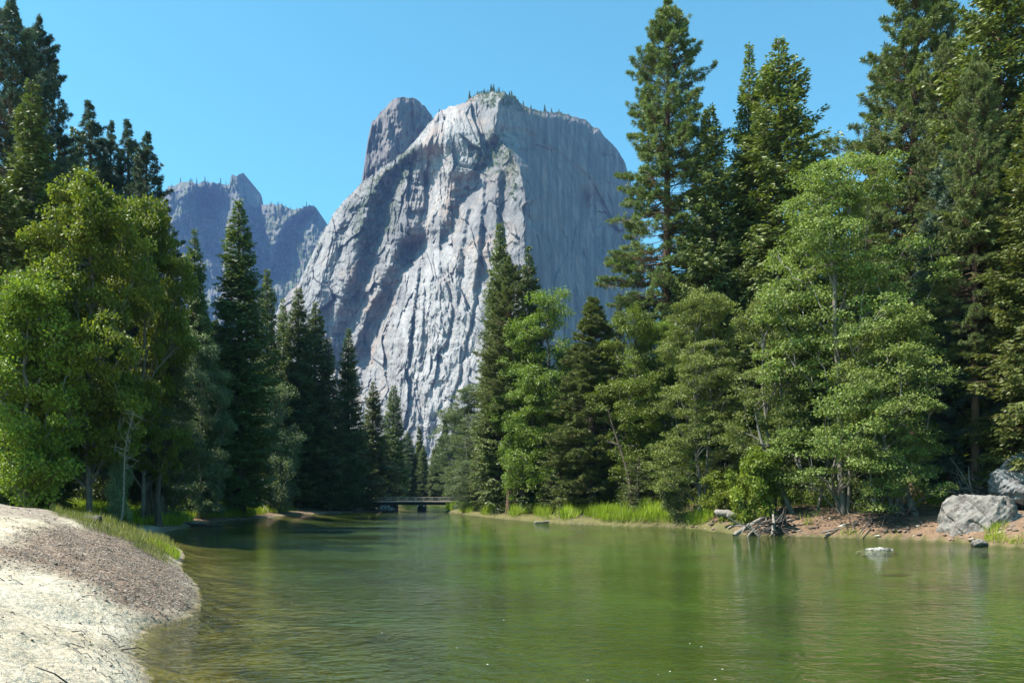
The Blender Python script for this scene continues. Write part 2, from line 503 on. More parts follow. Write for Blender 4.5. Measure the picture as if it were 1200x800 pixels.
PR['oak_a'] = broadleaf(25, 22, 10, 'oak', 'oak', ncl=260, nleaf=170, leafL=0.2, leafW=0.14, clr=1.0, flat=0.5, h0=0.12, bmat='bark_fir', r0=0.45)
PR['willow_a'] = broadleaf(26, 11, 6, 'willow', 'willow', ncl=170, nleaf=150, leafL=0.16, leafW=0.09, clr=0.7, flat=0.7, h0=0.05, stems=3, r0=0.14)
PR['shrub_a'] = broadleaf(27, 4.5, 5.5, 'shrub', 'maple', ncl=80, nleaf=130, leafL=0.22, leafW=0.17, clr=0.6, flat=0.7, h0=0.03, stems=4, r0=0.06)
PR['shrub_b'] = broadleaf(28, 3.5, 4.0, 'shrub', 'dull', ncl=60, nleaf=140, leafL=0.13, leafW=0.09, clr=0.5, flat=0.8, h0=0.02, stems=4, r0=0.05)
PR['sapling'] = conifer(29, 6, 1.3, 0.1, 'sapling', per=7, spacing=0.25, prof=0.8, gap=0.0, droop=0.0, dens=1.0, cardL=0.16, cardW=0.05, lmat='cedar')

# a coarse conifer for the far slopes and cliff tops
def far_pine():
    r = np.random.default_rng(90); H = 15.0
    n = 420; h = 1.0 + 14 * r.random(n) ** 1.15; f = h / 15
    a = r.random(n) * 6.283; L = 2.6 * (1 - f) ** 0.8 * (0.6 + 0.6 * r.random(n)) + 0.3
    C = np.stack([np.zeros(n), np.zeros(n), h], -1)
    D = np.stack([np.cos(a), np.sin(a), -0.1 + 0.5 * f], -1)
    v, q = leaves(C, D, np.array([0, 0, 1.0]) + r.normal(0, 0.4, (n, 3)), L, 0.75 * np.ones(n))
    tp = np.array([[[0, 0, -2.0], [0, 0, 7], [0, 0, 15]]]); 
    wv, wq = tubes(tp, np.array([[0.28, 0.2, 0.03]]), 5)
    return dict(H=15.0, W=4.8, v=v, q=q, rnd=r.random(n), wood=np_mesh("far_pine_trunk", wv, wq, M['bark_fir'], True), crown=np_mesh("far_pine_crown", v, q, M['fir'], False, r.random(n)))
PR['far_pine'] = far_pine()

# ------------------------------------------------------------------ river outline and terrain
LEFT = [(30, -6), (14, -3), (6, 0.5), (0.5, 4.5), (-3.6, 8.5), G(168, 800), G(148, 765), G(168, 738), G(214, 724), G(228, 704), G(224, 684), G(207, 664), G(212, 648), G(196, 637), G(184, 629), G(196, 622), G(222, 616), G(240, 611.5), G(300, 607), G(345, 602.5), G(395, 600.5), G(440, 599), (-29, 190), (-34, 230), (-60, 260)]
RIGHT = [(-60, 285), (-20, 262), (-13, 215), (-12, 170), G(522, 599.5), G(560, 604.5), G(600, 609), G(640, 612), G(690, 615), G(740, 616.5), G(800, 618), G(850, 624), G(890, 627), G(930, 628), G(1000, 630), G(1060, 632), G(1100, 634), G(1150, 637), G(1200, 641), (44, 36), (60, 20), (80, 0), (80, -6)]


def smooth_poly(pts, n=3, seed=1, jit=0.0):
    p = np.array(pts, float)
    out = []
    for i in range(len(p) - 1):
        a, b = p[i], p[i + 1]
        p0 = p[max(i - 1, 0)]; p3 = p[min(i + 2, len(p) - 1)]
        for k in range(n):
            t = k / n
            out.append(0.5 * ((2 * a) + (-p0 + b) * t + (2 * p0 - 5 * a + 4 * b - p3) * t * t + (-p0 + 3 * a - 3 * b + p3) * t ** 3))
    out.append(p[-1])
    return np.array(out)


LS = smooth_poly(LEFT); RS = smooth_poly(RIGHT)
POLY = np.concatenate([LS, RS])


def seg_dist(x, y, poly, closed=False):
    best = np.full(x.shape, 1e9)
    n = len(poly)
    for i in range(n if closed else n - 1):
        a = poly[i]; b = poly[(i + 1) % n]
        d = b - a; L2 = max(d @ d, 1e-9)
        t = np.clip(((x - a[0]) * d[0] + (y - a[1]) * d[1]) / L2, 0, 1)
        best = np.minimum(best, np.hypot(x - a[0] - t * d[0], y - a[1] - t * d[1]))
    return best


def inside(x, y, poly):
    c = np.zeros(x.shape, bool); n = len(poly); j = n - 1
    for i in range(n):
        xi, yi = poly[i]; xj, yj = poly[j]
        if yi != yj:
            cond = ((yi > y) != (yj > y)) & (x < (xj - xi) * (y - yi) / (yj - yi) + xi)
            c ^= cond
        j = i
    return c


def ground(x, y):
    x = np.atleast_1d(np.asarray(x, float)); y = np.atleast_1d(np.asarray(y, float))
    dl = seg_dist(x, y, LS); dr = seg_dist(x, y, RS)
    ins = inside(x, y, POLY)
    wob = 0.25 * pnoise(x * 0.5, y * 0.5, 21) + 0.12 * pnoise(x * 1.7, y * 1.7, 22)
    d1 = np.maximum(dl + wob * np.minimum(dl, 1), 0.0); d2 = np.maximum(dr + wob * np.minimum(dr, 1), 0.0)
    nearz = 3.3 * (1 - np.exp(-d1 / 5.6)) + 0.10
    farz = 0.08 + 0.55 * (1 - np.exp(-d1 / 2.5)) + 1.0 * (1 - np.exp(-np.maximum(d1 - 3, 0) / 8.0))
    w = sstep(39, 48, y + 0.12 * x)
    zl = nearz * (1 - w) + farz * w
    hR = 1.0 + 1.5 * sstep(8, 20, x)
    zr = 0.12 + 0.38 * sstep(0.0, 0.5, d2) + (hR - 0.5) * (1 - np.exp(-np.maximum(d2 - 0.4, 0) / 4.0))
    left_side = dl < dr
    z = np.where(left_side, zl, zr)
    far_d = np.minimum(dl, dr)
    z = z + 0.015 * np.maximum(far_d - 20, 0) + 0.05 * np.minimum(far_d, 4) * pnoise(x * 0.35, y * 0.35, 5) + 0.02 * np.minimum(far_d, 1) * pnoise(x * 2.3, y * 2.3, 6)
    z = z + 1.0 * sstep(14, 50, far_d) * pnoise(x * 0.03, y * 0.03, 8)
    z = np.maximum(z, 0.03 + 0.0 * z)
    bed = -(0.10 + 1.5 * (1 - np.exp(-np.minimum(dl * 0.75, dr * 2.0) / 5.0))) + 0.10 * np.minimum(far_d, 1) * fbm(x * 0.45, y * 0.45, 9, 3)
    bed = np.minimum(bed * sstep(0, 1.0, far_d) , -0.03)
    return np.where(ins, bed, z)


def gz(x, y):
    return float(ground(x, y)[0])


def grid_axis(pieces):
    out = []
    for a, b, s in pieces:
        out += list(np.arange(a, b, s))
    out.append(pieces[-1][1])
    return np.array(out)


_cache = {}


def gz(x, y):
    """bilinear look-up in the finished terrain sheet"""
    i = int(np.clip(np.searchsorted(ys, y) - 1, 0, ny_ - 2)); j = int(np.clip(np.searchsorted(xs, x) - 1, 0, nx_ - 2))
    u = (x - xs[j]) / (xs[j + 1] - xs[j]); v = (y - ys[i]) / (ys[i + 1] - ys[i])
    g = _cache['g']
    return float((g[i, j] * (1 - u) + g[i, j + 1] * u) * (1 - v) + (g[i + 1, j] * (1 - u) + g[i + 1, j + 1] * u) * v)


xs = grid_axis([(-6000, -1000, 500), (-1000, -200, 40), (-200, -60, 5), (-60, -30, 0.6), (-30, 2, 0.22), (2, 48, 0.55), (48, 100, 3), (100, 300, 15), (300, 1000, 50), (1000, 6000, 500)])
ys = grid_axis([(-300, -20, 20), (-20, 0, 2), (0, 46, 0.24), (46, 75, 0.35), (75, 130, 0.6), (130, 300, 2.0), (300, 1000, 25), (1000, 6400, 300)])
GX, GY = np.meshgrid(xs, ys)
gxf, gyf = GX.ravel(), GY.ravel()
GZ = ground(gxf, gyf)
nx_, ny_ = len(xs), len(ys)
_cache['g'] = GZ.reshape(ny_, nx_)
ii = np.arange(nx_ * ny_).reshape(ny_, nx_)
gq = np.stack([ii[:-1, :-1], ii[:-1, 1:], ii[1:, 1:], ii[1:, :-1]], -1).reshape(-1, 4)
insr = inside(gxf, gyf, POLY)
dls = seg_dist(gxf, gyf, LS); drs = seg_dist(gxf, gyf, RS)
lside = (dls < drs)

# ground zones on the near left bank, as outlines on the ground
def zone(pts, soft=1.0, z=None, seed=0):
    w = []
    for (px, py) in pts:
        # intersect the sight line with the bank surface
        Y = 8.0
        for _ in range(400):
            x_, y_, z_ = P(px, py, Y)
            if z_ <= gz(x_, y_) or Y > 80: break
            Y += 0.25
        w.append((x_, Y))
    w = np.array(w)
    d = seg_dist(gxf, gyf, w, True)
    i = inside(gxf, gyf, w)
    sd = np.where(i, d, -d) + 0.5 * fbm(gxf * 0.6, gyf * 0.6, 40 + seed, 3) * min(1.0, soft * 1.2)
    return sstep(-soft, soft, sd)


near = (gxf > -70) & (gxf < 40) & (gyf < 90)
z_gravel = zone([(-40, 640), (30, 628), (60, 618), (120, 621), (165, 632), (192, 655), (210, 668), (232, 700), (215, 728), (190, 735), (160, 722), (130, 706), (90, 690), (40, 668), (-40, 655)], 0.8, seed=1)
z_dirt = zone([(-60, 572), (0, 576), (40, 586), (62, 598), (80, 608), (72, 616), (20, 605), (-60, 600)], 0.5, seed=2)
z_grassnear = zone([(-60, 555), (0, 566), (30, 562), (62, 576), (100, 600), (150, 618), (185, 632), (205, 647), (185, 656), (150, 636), (100, 620), (66, 604), (40, 584), (0, 574), (-60, 570)], 0.35, seed=3)
z_spit = zone([(170, 648), (185, 640), (212, 650), (207, 664), (190, 660)], 0.2, seed=4)
forest = np.where(lside, sstep(46, 54, gyf + 0.12 * gxf) * 1.0, 1.0)
forest = np.where(insr & lside, 0, forest)
path = np.where(lside & ~insr, sstep(3.6, 1.2, np.abs(dls - 3.0 + 1.6 * pnoise(gxf * .1, gyf * .1, 77))) * sstep(48, 52, gyf) * (1 - sstep(78, 86, gyf)), 0)
grassy = np.where(lside, sstep(1.0, 3.0, dls + 1.2 * pnoise(gxf * .2, gyf * .2, 78)) * (1 - sstep(16, 26, dls)) * sstep(50, 54, gyf), 0)
grassy = np.maximum(grassy, np.where((~lside) & (gxf < 19), (1 - sstep(7, 11, drs)), 0))
grassy = np.where(insr, 0, np.maximum(grassy, z_grassnear))
shallow = np.where(insr & lside, 1 - sstep(0.2, 1.1, -GZ), 0)


def ground_material():
    m, nt = newmat("river_bank_ground")
    tc = N(nt, "ShaderNodeTexCoord"); ob = tc.outputs["Object"]
    nb_ = noise(nt, ob, 0.5, 5); nf = noise(nt, ob, 6.0, 5, 0.65); nv = noise(nt, ob, 30.0, 3, 0.7)
    sand = ramp(nt, math_(nt, 'ADD', math_(nt, 'MULTIPLY', nb_, 0.5), math_(nt, 'MULTIPLY', nf, 0.5)), [(0.3, (0.30, 0.245, 0.165)), (0.45, (0.45, 0.385, 0.28)), (0.6, (0.56, 0.495, 0.385))])
    lit = ramp(nt, noise(nt, ob, 2.2, 6, 0.75, 0.1), [(0.60, (0, 0, 0)), (0.72, (1, 1, 1))])
    sand = mixc(nt, math_(nt, 'MULTIPLY', lit, 0.5), sand, (0.22, 0.17, 0.11))
    vo = N(nt, "ShaderNodeTexVoronoi"); vo.inputs["Scale"].default_value = 13.0; vo.inputs["Randomness"].default_value = 1.0
    nt.links.new(ob, vo.inputs["Vector"])
    gv = N(nt, "ShaderNodeSeparateColor"); nt.links.new(vo.outputs["Color"], gv.inputs[0])
    grav = ramp(nt, gv.outputs[0], [(0.0, (0.075, 0.055, 0.042)), (0.4, (0.16, 0.12, 0.09)), (0.8, (0.23, 0.18, 0.14)), (1.0, (0.40, 0.35, 0.30))])
    grav = mixc(nt, math_(nt, 'MULTIPLY', nb_, 0.55), grav, (0.27, 0.18, 0.12))
    dirt = ramp(nt, nf, [(0.3, (0.20, 0.16, 0.12)), (0.7, (0.38, 0.32, 0.26))])
    soil = ramp(nt, nf, [(0.3, (0.06, 0.05, 0.025)), (0.7, (0.14, 0.15, 0.045))])
    duff = ramp(nt, math_(nt, 'ADD', math_(nt, 'MULTIPLY', nb_, 0.5), math_(nt, 'MULTIPLY', nf, 0.5)), [(0.3, (0.07, 0.045, 0.03)), (0.55, (0.20, 0.13, 0.085)), (0.7, (0.32, 0.23, 0.165))])
    c = sand
    c = mixc(nt, attr(nt, "gravel"), c, grav)
    c = mixc(nt, attr(nt, "dirt"), c, dirt)
    c = mixc(nt, attr(nt, "forest"), c, duff)
    c = mixc(nt, attr(nt, "path"), c, mixc(nt, 0.3, sand, (0.3, 0.24, 0.2)))
    c = mixc(nt, math_(nt, 'MULTIPLY', attr(nt, "grassy"), 0.85), c, soil)
    bedn = noise(nt, ob, 0.16, 4, 0.6, 0.6)
    bed = ramp(nt, math_(nt, 'ADD', math_(nt, 'MULTIPLY', bedn, 0.8), math_(nt, 'MULTIPLY', nf, 0.2)), [(0.36, (0.025, 0.045, 0.012)), (0.47, (0.05, 0.095, 0.014)), (0.6, (0.08, 0.145, 0.02))])
    bed = mixc(nt, attr(nt, "deep"), mixc(nt, 0.6, bed, (0.075, 0.062, 0.028)), bed)
    shal = ramp(nt, math_(nt, 'ADD', math_(nt, 'MULTIPLY', nb_, 0.6), math_(nt, 'MULTIPLY', nf, 0.4)), [(0.38, (0.06, 0.042, 0.02)), (0.5, (0.15, 0.105, 0.045)), (0.62, (0.27, 0.20, 0.09))])
    bed = mixc(nt, attr(nt, "shallow"), bed, shal)
    bed = mixc(nt, attr(nt, "mud"), bed, (0.05, 0.05, 0.02))
    wet = math_(nt, 'SUBTRACT', 1.0, attr(nt, "dry"))
    c = mixc(nt, attr(nt, "bed"), c, bed)
    c = mixc(nt, math_(nt, 'MULTIPLY', wet, 0.55), c, (0.10, 0.085, 0.065))
    spk = ramp(nt, noise(nt, ob, 10.0, 4, 0.85, 0.2, (1, 0.6, 1)), [(0.62, (0, 0, 0)), (0.66, (1, 1, 1))])
    spk = math_(nt, 'MULTIPLY', spk, math_(nt, 'SUBTRACT', 1.0, attr(nt, "bed")))
    c = mixc(nt, math_(nt, 'MULTIPLY', spk, ramp(nt, noise(nt, ob, 0.7, 3), [(0.42, (0.1, 0.1, 0.1)), (0.6, (0.85, 0.85, 0.85))])), c, (0.16, 0.12, 0.08))
    hill = noise(nt, ob, 1.7, 3, 0.6)
    p = N(nt, "ShaderNodeBsdfPrincipled"); p.inputs["Roughness"].default_value = 0.95; p.inputs["Specular IOR Level"].default_value = 0.15
    nt.links.new(c, p.inputs["Base Color"])
    b = N(nt, "ShaderNodeBump"); b.inputs["Strength"].default_value = 0.9; b.inputs["Distance"].default_value = 0.07
    nt.links.new(math_(nt, 'ADD', math_(nt, 'MULTIPLY', hill, 3.0), math_(nt, 'ADD', nf, math_(nt, 'MULTIPLY', nv, 0.4))), b.inputs["Height"]); nt.links.new(b.outputs[0], p.inputs["Normal"])
    o = N(nt, "ShaderNodeOutputMaterial"); nt.links.new(p.outputs[0], o.inputs[0])
    return m


dry = np.where(insr, 1.0, sstep(0.03, 0.28, GZ + 0.1 * pnoise(gxf * 1.3, gyf * 1.3, 50)))
gm = np_mesh("ground", np.stack([gxf, gyf, GZ], -1), gq, ground_material(), True, None,
             dict(gravel=z_gravel * near, dirt=z_dirt * near, forest=forest, path=path, grassy=grassy, shallow=shallow, bed=insr.astype(float), dry=dry, deep=sstep(7, 26, dls), mud=np.where(insr & ~lside, 1 - sstep(0.2, 0.8, -GZ), 0)))
tag(obj("ground", gm), kind="structure")

# water sheet
def water_material():
    m, nt = newmat("river_water")
    tc = N(nt, "ShaderNodeTexCoord"); ob = tc.outputs["Object"]
    w1 = noise(nt, ob, 1.6, 3, 0.5, 0.6, (1.0, 1.35, 1))
    w2 = noise(nt, ob, 5.0, 3, 0.55, 0.8, (1.0, 1.5, 1))
    w3 = noise(nt, ob, 0.12, 2, 0.5)
    amp = ramp(nt, w3, [(0.35, (0.35, 0.35, 0.35)), (0.65, (1, 1, 1))])
    hgt = math_(nt, 'MULTIPLY', math_(nt, 'ADD', math_(nt, 'MULTIPLY', w1, 1.0), math_(nt, 'MULTIPLY', w2, 0.30)), amp)
    b = N(nt, "ShaderNodeBump"); b.inputs["Strength"].default_value = 1.0; b.inputs["Distance"].default_value = 0.16
    nt.links.new(hgt, b.inputs["Height"])
    fr = N(nt, "ShaderNodeFresnel"); fr.inputs["IOR"].default_value = 1.333
    nt.links.new(b.outputs[0], fr.inputs["Normal"])
    gl = N(nt, "ShaderNodeBsdfGlossy"); gl.inputs["Roughness"].default_value = 0.03
    gl.inputs["Color"].default_value = (0.95, 0.97, 1, 1)
    nt.links.new(b.outputs[0], gl.inputs["Normal"])
    tr = N(nt, "ShaderNodeBsdfTransparent"); tr.inputs[0].default_value = (0.80, 0.90, 0.66, 1)
    df = N(nt, "ShaderNodeBsdfDiffuse"); df.inputs[0].default_value = (0.045, 0.072, 0.012, 1)
    murk = attr(nt, "murk")
    body = N(nt, "ShaderNodeMixShader"); nt.links.new(murk, body.inputs[0])
    nt.links.new(tr.outputs[0], body.inputs[1]); nt.links.new(df.outputs[0], body.inputs[2])
    mx = N(nt, "ShaderNodeMixShader"); nt.links.new(fr.outputs[0], mx.inputs[0])
    nt.links.new(body.outputs[0], mx.inputs[1]); nt.links.new(gl.outputs[0], mx.inputs[2])
    # thin white flecks, dying out away from the left bank
    vo = N(nt, "ShaderNodeTexVoronoi"); vo.inputs["Scale"].default_value = 1.9
    nt.links.new(ob, vo.inputs["Vector"])
    sp = math_(nt, 'LESS_THAN', vo.outputs["Distance"], 0.032)
    wf = noise(nt, ob, 0.10, 2)
    gate = math_(nt, 'GREATER_THAN', wf, 0.46)
    fleck_bsdf = N(nt, "ShaderNodeBsdfDiffuse"); fleck_bsdf.inputs[0].default_value = (0.8, 0.8, 0.8, 1)
    mf = N(nt, "ShaderNodeMixShader")
    nt.links.new(math_(nt, 'MULTIPLY', math_(nt, 'MULTIPLY', sp, gate), attr(nt, "fleck")), mf.inputs[0])
    nt.links.new(mx.outputs[0], mf.inputs[1]); nt.links.new(fleck_bsdf.outputs[0], mf.inputs[2])
    o = N(nt, "ShaderNodeOutputMaterial"); nt.links.new(mf.outputs[0], o.inputs[0])
    return m


wx = grid_axis([(-75, -40, 2), (-40, 40, 0.8), (40, 92, 3)]); wy = grid_axis([(-8, 60, 0.6), (60, 140, 1.5), (140, 290, 5)])
WX, WY = np.meshgrid(wx, wy); wxf, wyf = WX.ravel(), WY.ravel()
wi = np.arange(len(wxf)).reshape(len(wy), len(wx))
wq_ = np.stack([wi[:-1, :-1], wi[:-1, 1:], wi[1:, 1:], wi[1:, :-1]], -1).reshape(-1, 4)
wdl = seg_dist(wxf, wyf, LS); wdr = seg_dist(wxf, wyf, RS); wins = inside(wxf, wyf, POLY)
keepv = wins | (np.minimum(wdl, wdr) < 2.5)
wq_ = wq_[keepv[wq_].any(1)]
murk = np.where(wins, 0.32 * sstep(1.5, 12, wdl) , 0)
fleck = np.where(wins, 1 - sstep(8, 30, wdl), 0) * (wins)
wm = np_mesh("water", np.stack([wxf, wyf, np.zeros_like(wxf)], -1), wq_, water_material(), True, None, dict(murk=murk, fleck=fleck))
wm_o = obj("water", wm); tag(wm_o, kind="structure")

# ------------------------------------------------------------------ the mountains
def rock_material(name, pal, warm=(0.40, 0.30, 0.24), dark=(0.085, 0.085, 0.092), green=(0.05, 0.07, 0.03), sc=1.0):
    m, nt = newmat(name)
    tc = N(nt, "ShaderNodeTexCoord"); ob = tc.outputs["Object"]
    n1 = noise(nt, ob, 0.010 * sc, 8, 0.62, 0.8, (1, 1, 0.45))
    n2 = noise(nt, ob, 0.05 * sc, 6, 0.65, 0.4, (1, 1, 0.6))
    st = noise(nt, ob, 0.045 * sc, 5, 0.6, 0.2, (1, 1, 0.07))
    n3 = noise(nt, ob, 0.006 * sc, 5, 0.6, 1.0)
    base = ramp(nt, math_(nt, 'ADD', math_(nt, 'MULTIPLY', n1, 0.55), math_(nt, 'MULTIPLY', n2, 0.45)), [(0.30, pal[0]), (0.45, pal[1]), (0.58, pal[2]), (0.72, pal[3])])
    base = mixc(nt, ramp(nt, st, [(0.52, (0, 0, 0)), (0.66, (0.55, 0.55, 0.55))]), base, dark)
    base = mixc(nt, ramp(nt, n3, [(0.52, (0, 0, 0)), (0.66, (0.55, 0.55, 0.55))]), base, warm)
    base = mixc(nt, attr(nt, "white"), base, (0.36, 0.348, 0.342))
    base = mixc(nt, math_(nt, 'MULTIPLY', attr(nt, "lichen_shade"), 0.75), base, dark)  # dark mask: weathered rock plus painted-in shade
    for (sc_, st_, wd, am) in ((0.012, (1, 1, 0.30), 0.010, 0.75), (0.03, (1, 1, 0.35), 0.012, 0.6), (0.05, (1, 1, 1.6), 0.012, 0.45)):
        cn = noise(nt, ob, sc_ * sc, 5, 0.6, 0.8, st_)
        ln = math_(nt, 'ABSOLUTE', math_(nt, 'SUBTRACT', cn, 0.5))
        cm = ramp(nt, ln, [(0.0, (am, am, am)), (wd, (0, 0, 0))])
        base = mixc(nt, cm, base, (0.085, 0.085, 0.09))
    vg = ramp(nt, noise(nt, ob, 0.07 * sc, 5, 0.7), [(0.47, (0, 0, 0)), (0.55, (1, 1, 1))])
    base = mixc(nt, math_(nt, 'MULTIPLY', vg, attr(nt, "veg")), base, green)
    p = N(nt, "ShaderNodeBsdfPrincipled"); p.inputs["Roughness"].default_value = 0.9; p.inputs["Specular IOR Level"].default_value = 0.2
    nt.links.new(base, p.inputs["Base Color"])
    b = N(nt, "ShaderNodeBump"); b.inputs["Strength"].default_value = 1.0; b.inputs["Distance"].default_value = 4.5
    hh = noise(nt, ob, 0.09 * sc, 7, 0.68, 0.6, (1, 1, 0.55))
    nt.links.new(hh, b.inputs["Height"]); nt.links.new(b.outputs[0], p.inputs["Normal"])
    o = N(nt, "ShaderNodeOutputMaterial"); nt.links.new(p.outputs[0], o.inputs[0])
    return m


def line_x(pts, py):
    """x of a polyline given row; nan outside handled by clamping"""
    p = np.array(pts, float)
    return np.interp(py, p[:, 1], p[:, 0])


def mountain(name, px0, px1, step, sil, base_py, rows, Yfun, mat, attrs_fun, back=900, jag=1.2, seed=0, base_Y=None):
    cols = np.arange(px0, px1 + step, step)
    s = np.array(sil, float)
    top = np.interp(cols, s[:, 0], s[:, 1]) + jag * fbm(cols * 0.11, cols * 0 + 3, seed, 5, 0.6)
    v = np.linspace(0, 1, rows)
    PX = np.repeat(cols[None], rows, 0)
    PY = base_py + (top[None] - base_py) * v[:, None]
    # bend rows near the side outlines so that the flank is rounded away
    Yd = Yfun(PX, PY)
    tr = sstep(0.0, 9, PY - top[None])          # rounding over the rim
    Yd = Yd + (1 - tr) ** 2 * 25
    X = (PX - CX) / F * Yd; Z = HC + (YH - PY) / F * Yd
    # the top and the back of the massif
    nb = 14
    Xb, Yb, Zb = [], [], []
    for k in range(1, nb + 1):
        f = k / nb
        Yk = Yd[-1] + back * f
        Xb.append(X[-1] * (1 + 0.0 * f)); Yb.append(Yk); Zb.append(Z[-1] - 10 * f - (Z[-1] + 40) * sstep(0.35, 1, f) + 6 * pnoise(cols * 0.08, cols * 0 + k, seed + 8))
    X = np.concatenate([X, np.array(Xb)]); Yd2 = np.concatenate([Yd, np.array(Yb)]); Z = np.concatenate([Z, np.array(Zb)])
    R = X.shape[0]; n = len(cols)
    idx = np.arange(R * n).reshape(R, n)
    q = np.stack([idx[:-1, :-1], idx[:-1, 1:], idx[1:, 1:], idx[1:, :-1]], -1).reshape(-1, 4)
    at = attrs_fun(PX, PY)
    at = {k: np.concatenate([a, np.repeat(a[-1:], nb, 0)]).ravel() for k, a in at.items()}
    me = np_mesh(name, np.stack([X, Yd2, Z], -1).reshape(-1, 3), q, mat, False, None, at)
    o = obj(name, me); tag(o, kind="structure")
    return o, cols, top, PX, PY, Yd


def saw(px, py, pts, amp, w, L, soft=5):
    """a buttress whose right side falls back along the polyline pts (gully): returns recess in metres"""
    p = np.array(pts, float)
    g = np.interp(py, p[:, 1], p[:, 0]) + 2.2 * pnoise(py * 0.06, py * 0 + amp, 61) + 1.0 * pnoise(py * 0.21, py * 0 + amp, 62)
    win = sstep(p[0, 1] - 14, p[0, 1] + 14, py) * (1 - sstep(p[-1, 1] - 10, p[-1, 1] + 25, py))
    s = px - g
    a = np.where(s < 0, sstep(-w, 0, s) * 1.0, np.clip(1 - s / L, 0, 1) ** 1.2)
    return 1.7 * amp * win * a


def crack(px, py, pts, amp, w):
    p = np.array(pts, float)
    g = np.interp(py, p[:, 1], p[:, 0]) + 1.2 * pnoise(py * 0.1, py * 0 + amp, 63) + .7 * pnoise(py * 0.33, py * 0 + amp, 64)
    win = sstep(p[0, 1] - 6, p[0, 1] + 6, py) * (1 - sstep(p[-1, 1] - 6, p[-1, 1] + 6, py))
    s = px - g
    return amp * win * np.where(s < 0, np.exp(-(s / (w * 1.3)) ** 2), np.exp(-(s / (w * 3)) ** 2) * 1.0)


ARETE = [(592, 108), (584, 122), (580, 156), (596, 178), (609, 195), (616, 230), (614, 275), (618, 340), (628, 420), (632, 600)]


def facets(x, z, size, tilt, off, seed):
    """flat slabs with sharp breaks: every point takes the plane of its nearest cell"""
    gx, gz_ = x / size, z / (size * 1.7)
    ix, iz = np.floor(gx).astype(int), np.floor(gz_).astype(int)
    best = np.full(x.shape, 1e9); out = np.zeros(x.shape)
    for a in (-1, 0, 1):
        for b in (-1, 0, 1):
            cx, cz = ix + a, iz + b
            r1 = _h(cx & 511, cz & 511, seed) / 512; r2 = _h(cx & 511, cz & 511, seed + 1) / 512
            r3 = _h(cx & 511, cz & 511, seed + 2) / 512 - 0.5; r4 = _h(cx & 511, cz & 511, seed + 3) / 512 - 0.5; r5_ = _h(cx & 511, cz & 511, seed + 4) / 512 - 0.5
            dx, dz = gx - (cx + r1), gz_ - (cz + r2)
            dd = np.abs(dx) * 1.15 + np.abs(dz) * 0.8 + 0.25 * np.hypot(dx, dz)
            v = (dx * r3 * 2 * tilt + dz * 1.2 * r4 * 2 * tilt) * size + r5_ * 2 * off
            m = dd < best
            out = np.where(m, v, out); best = np.where(m, dd, best)
    return out


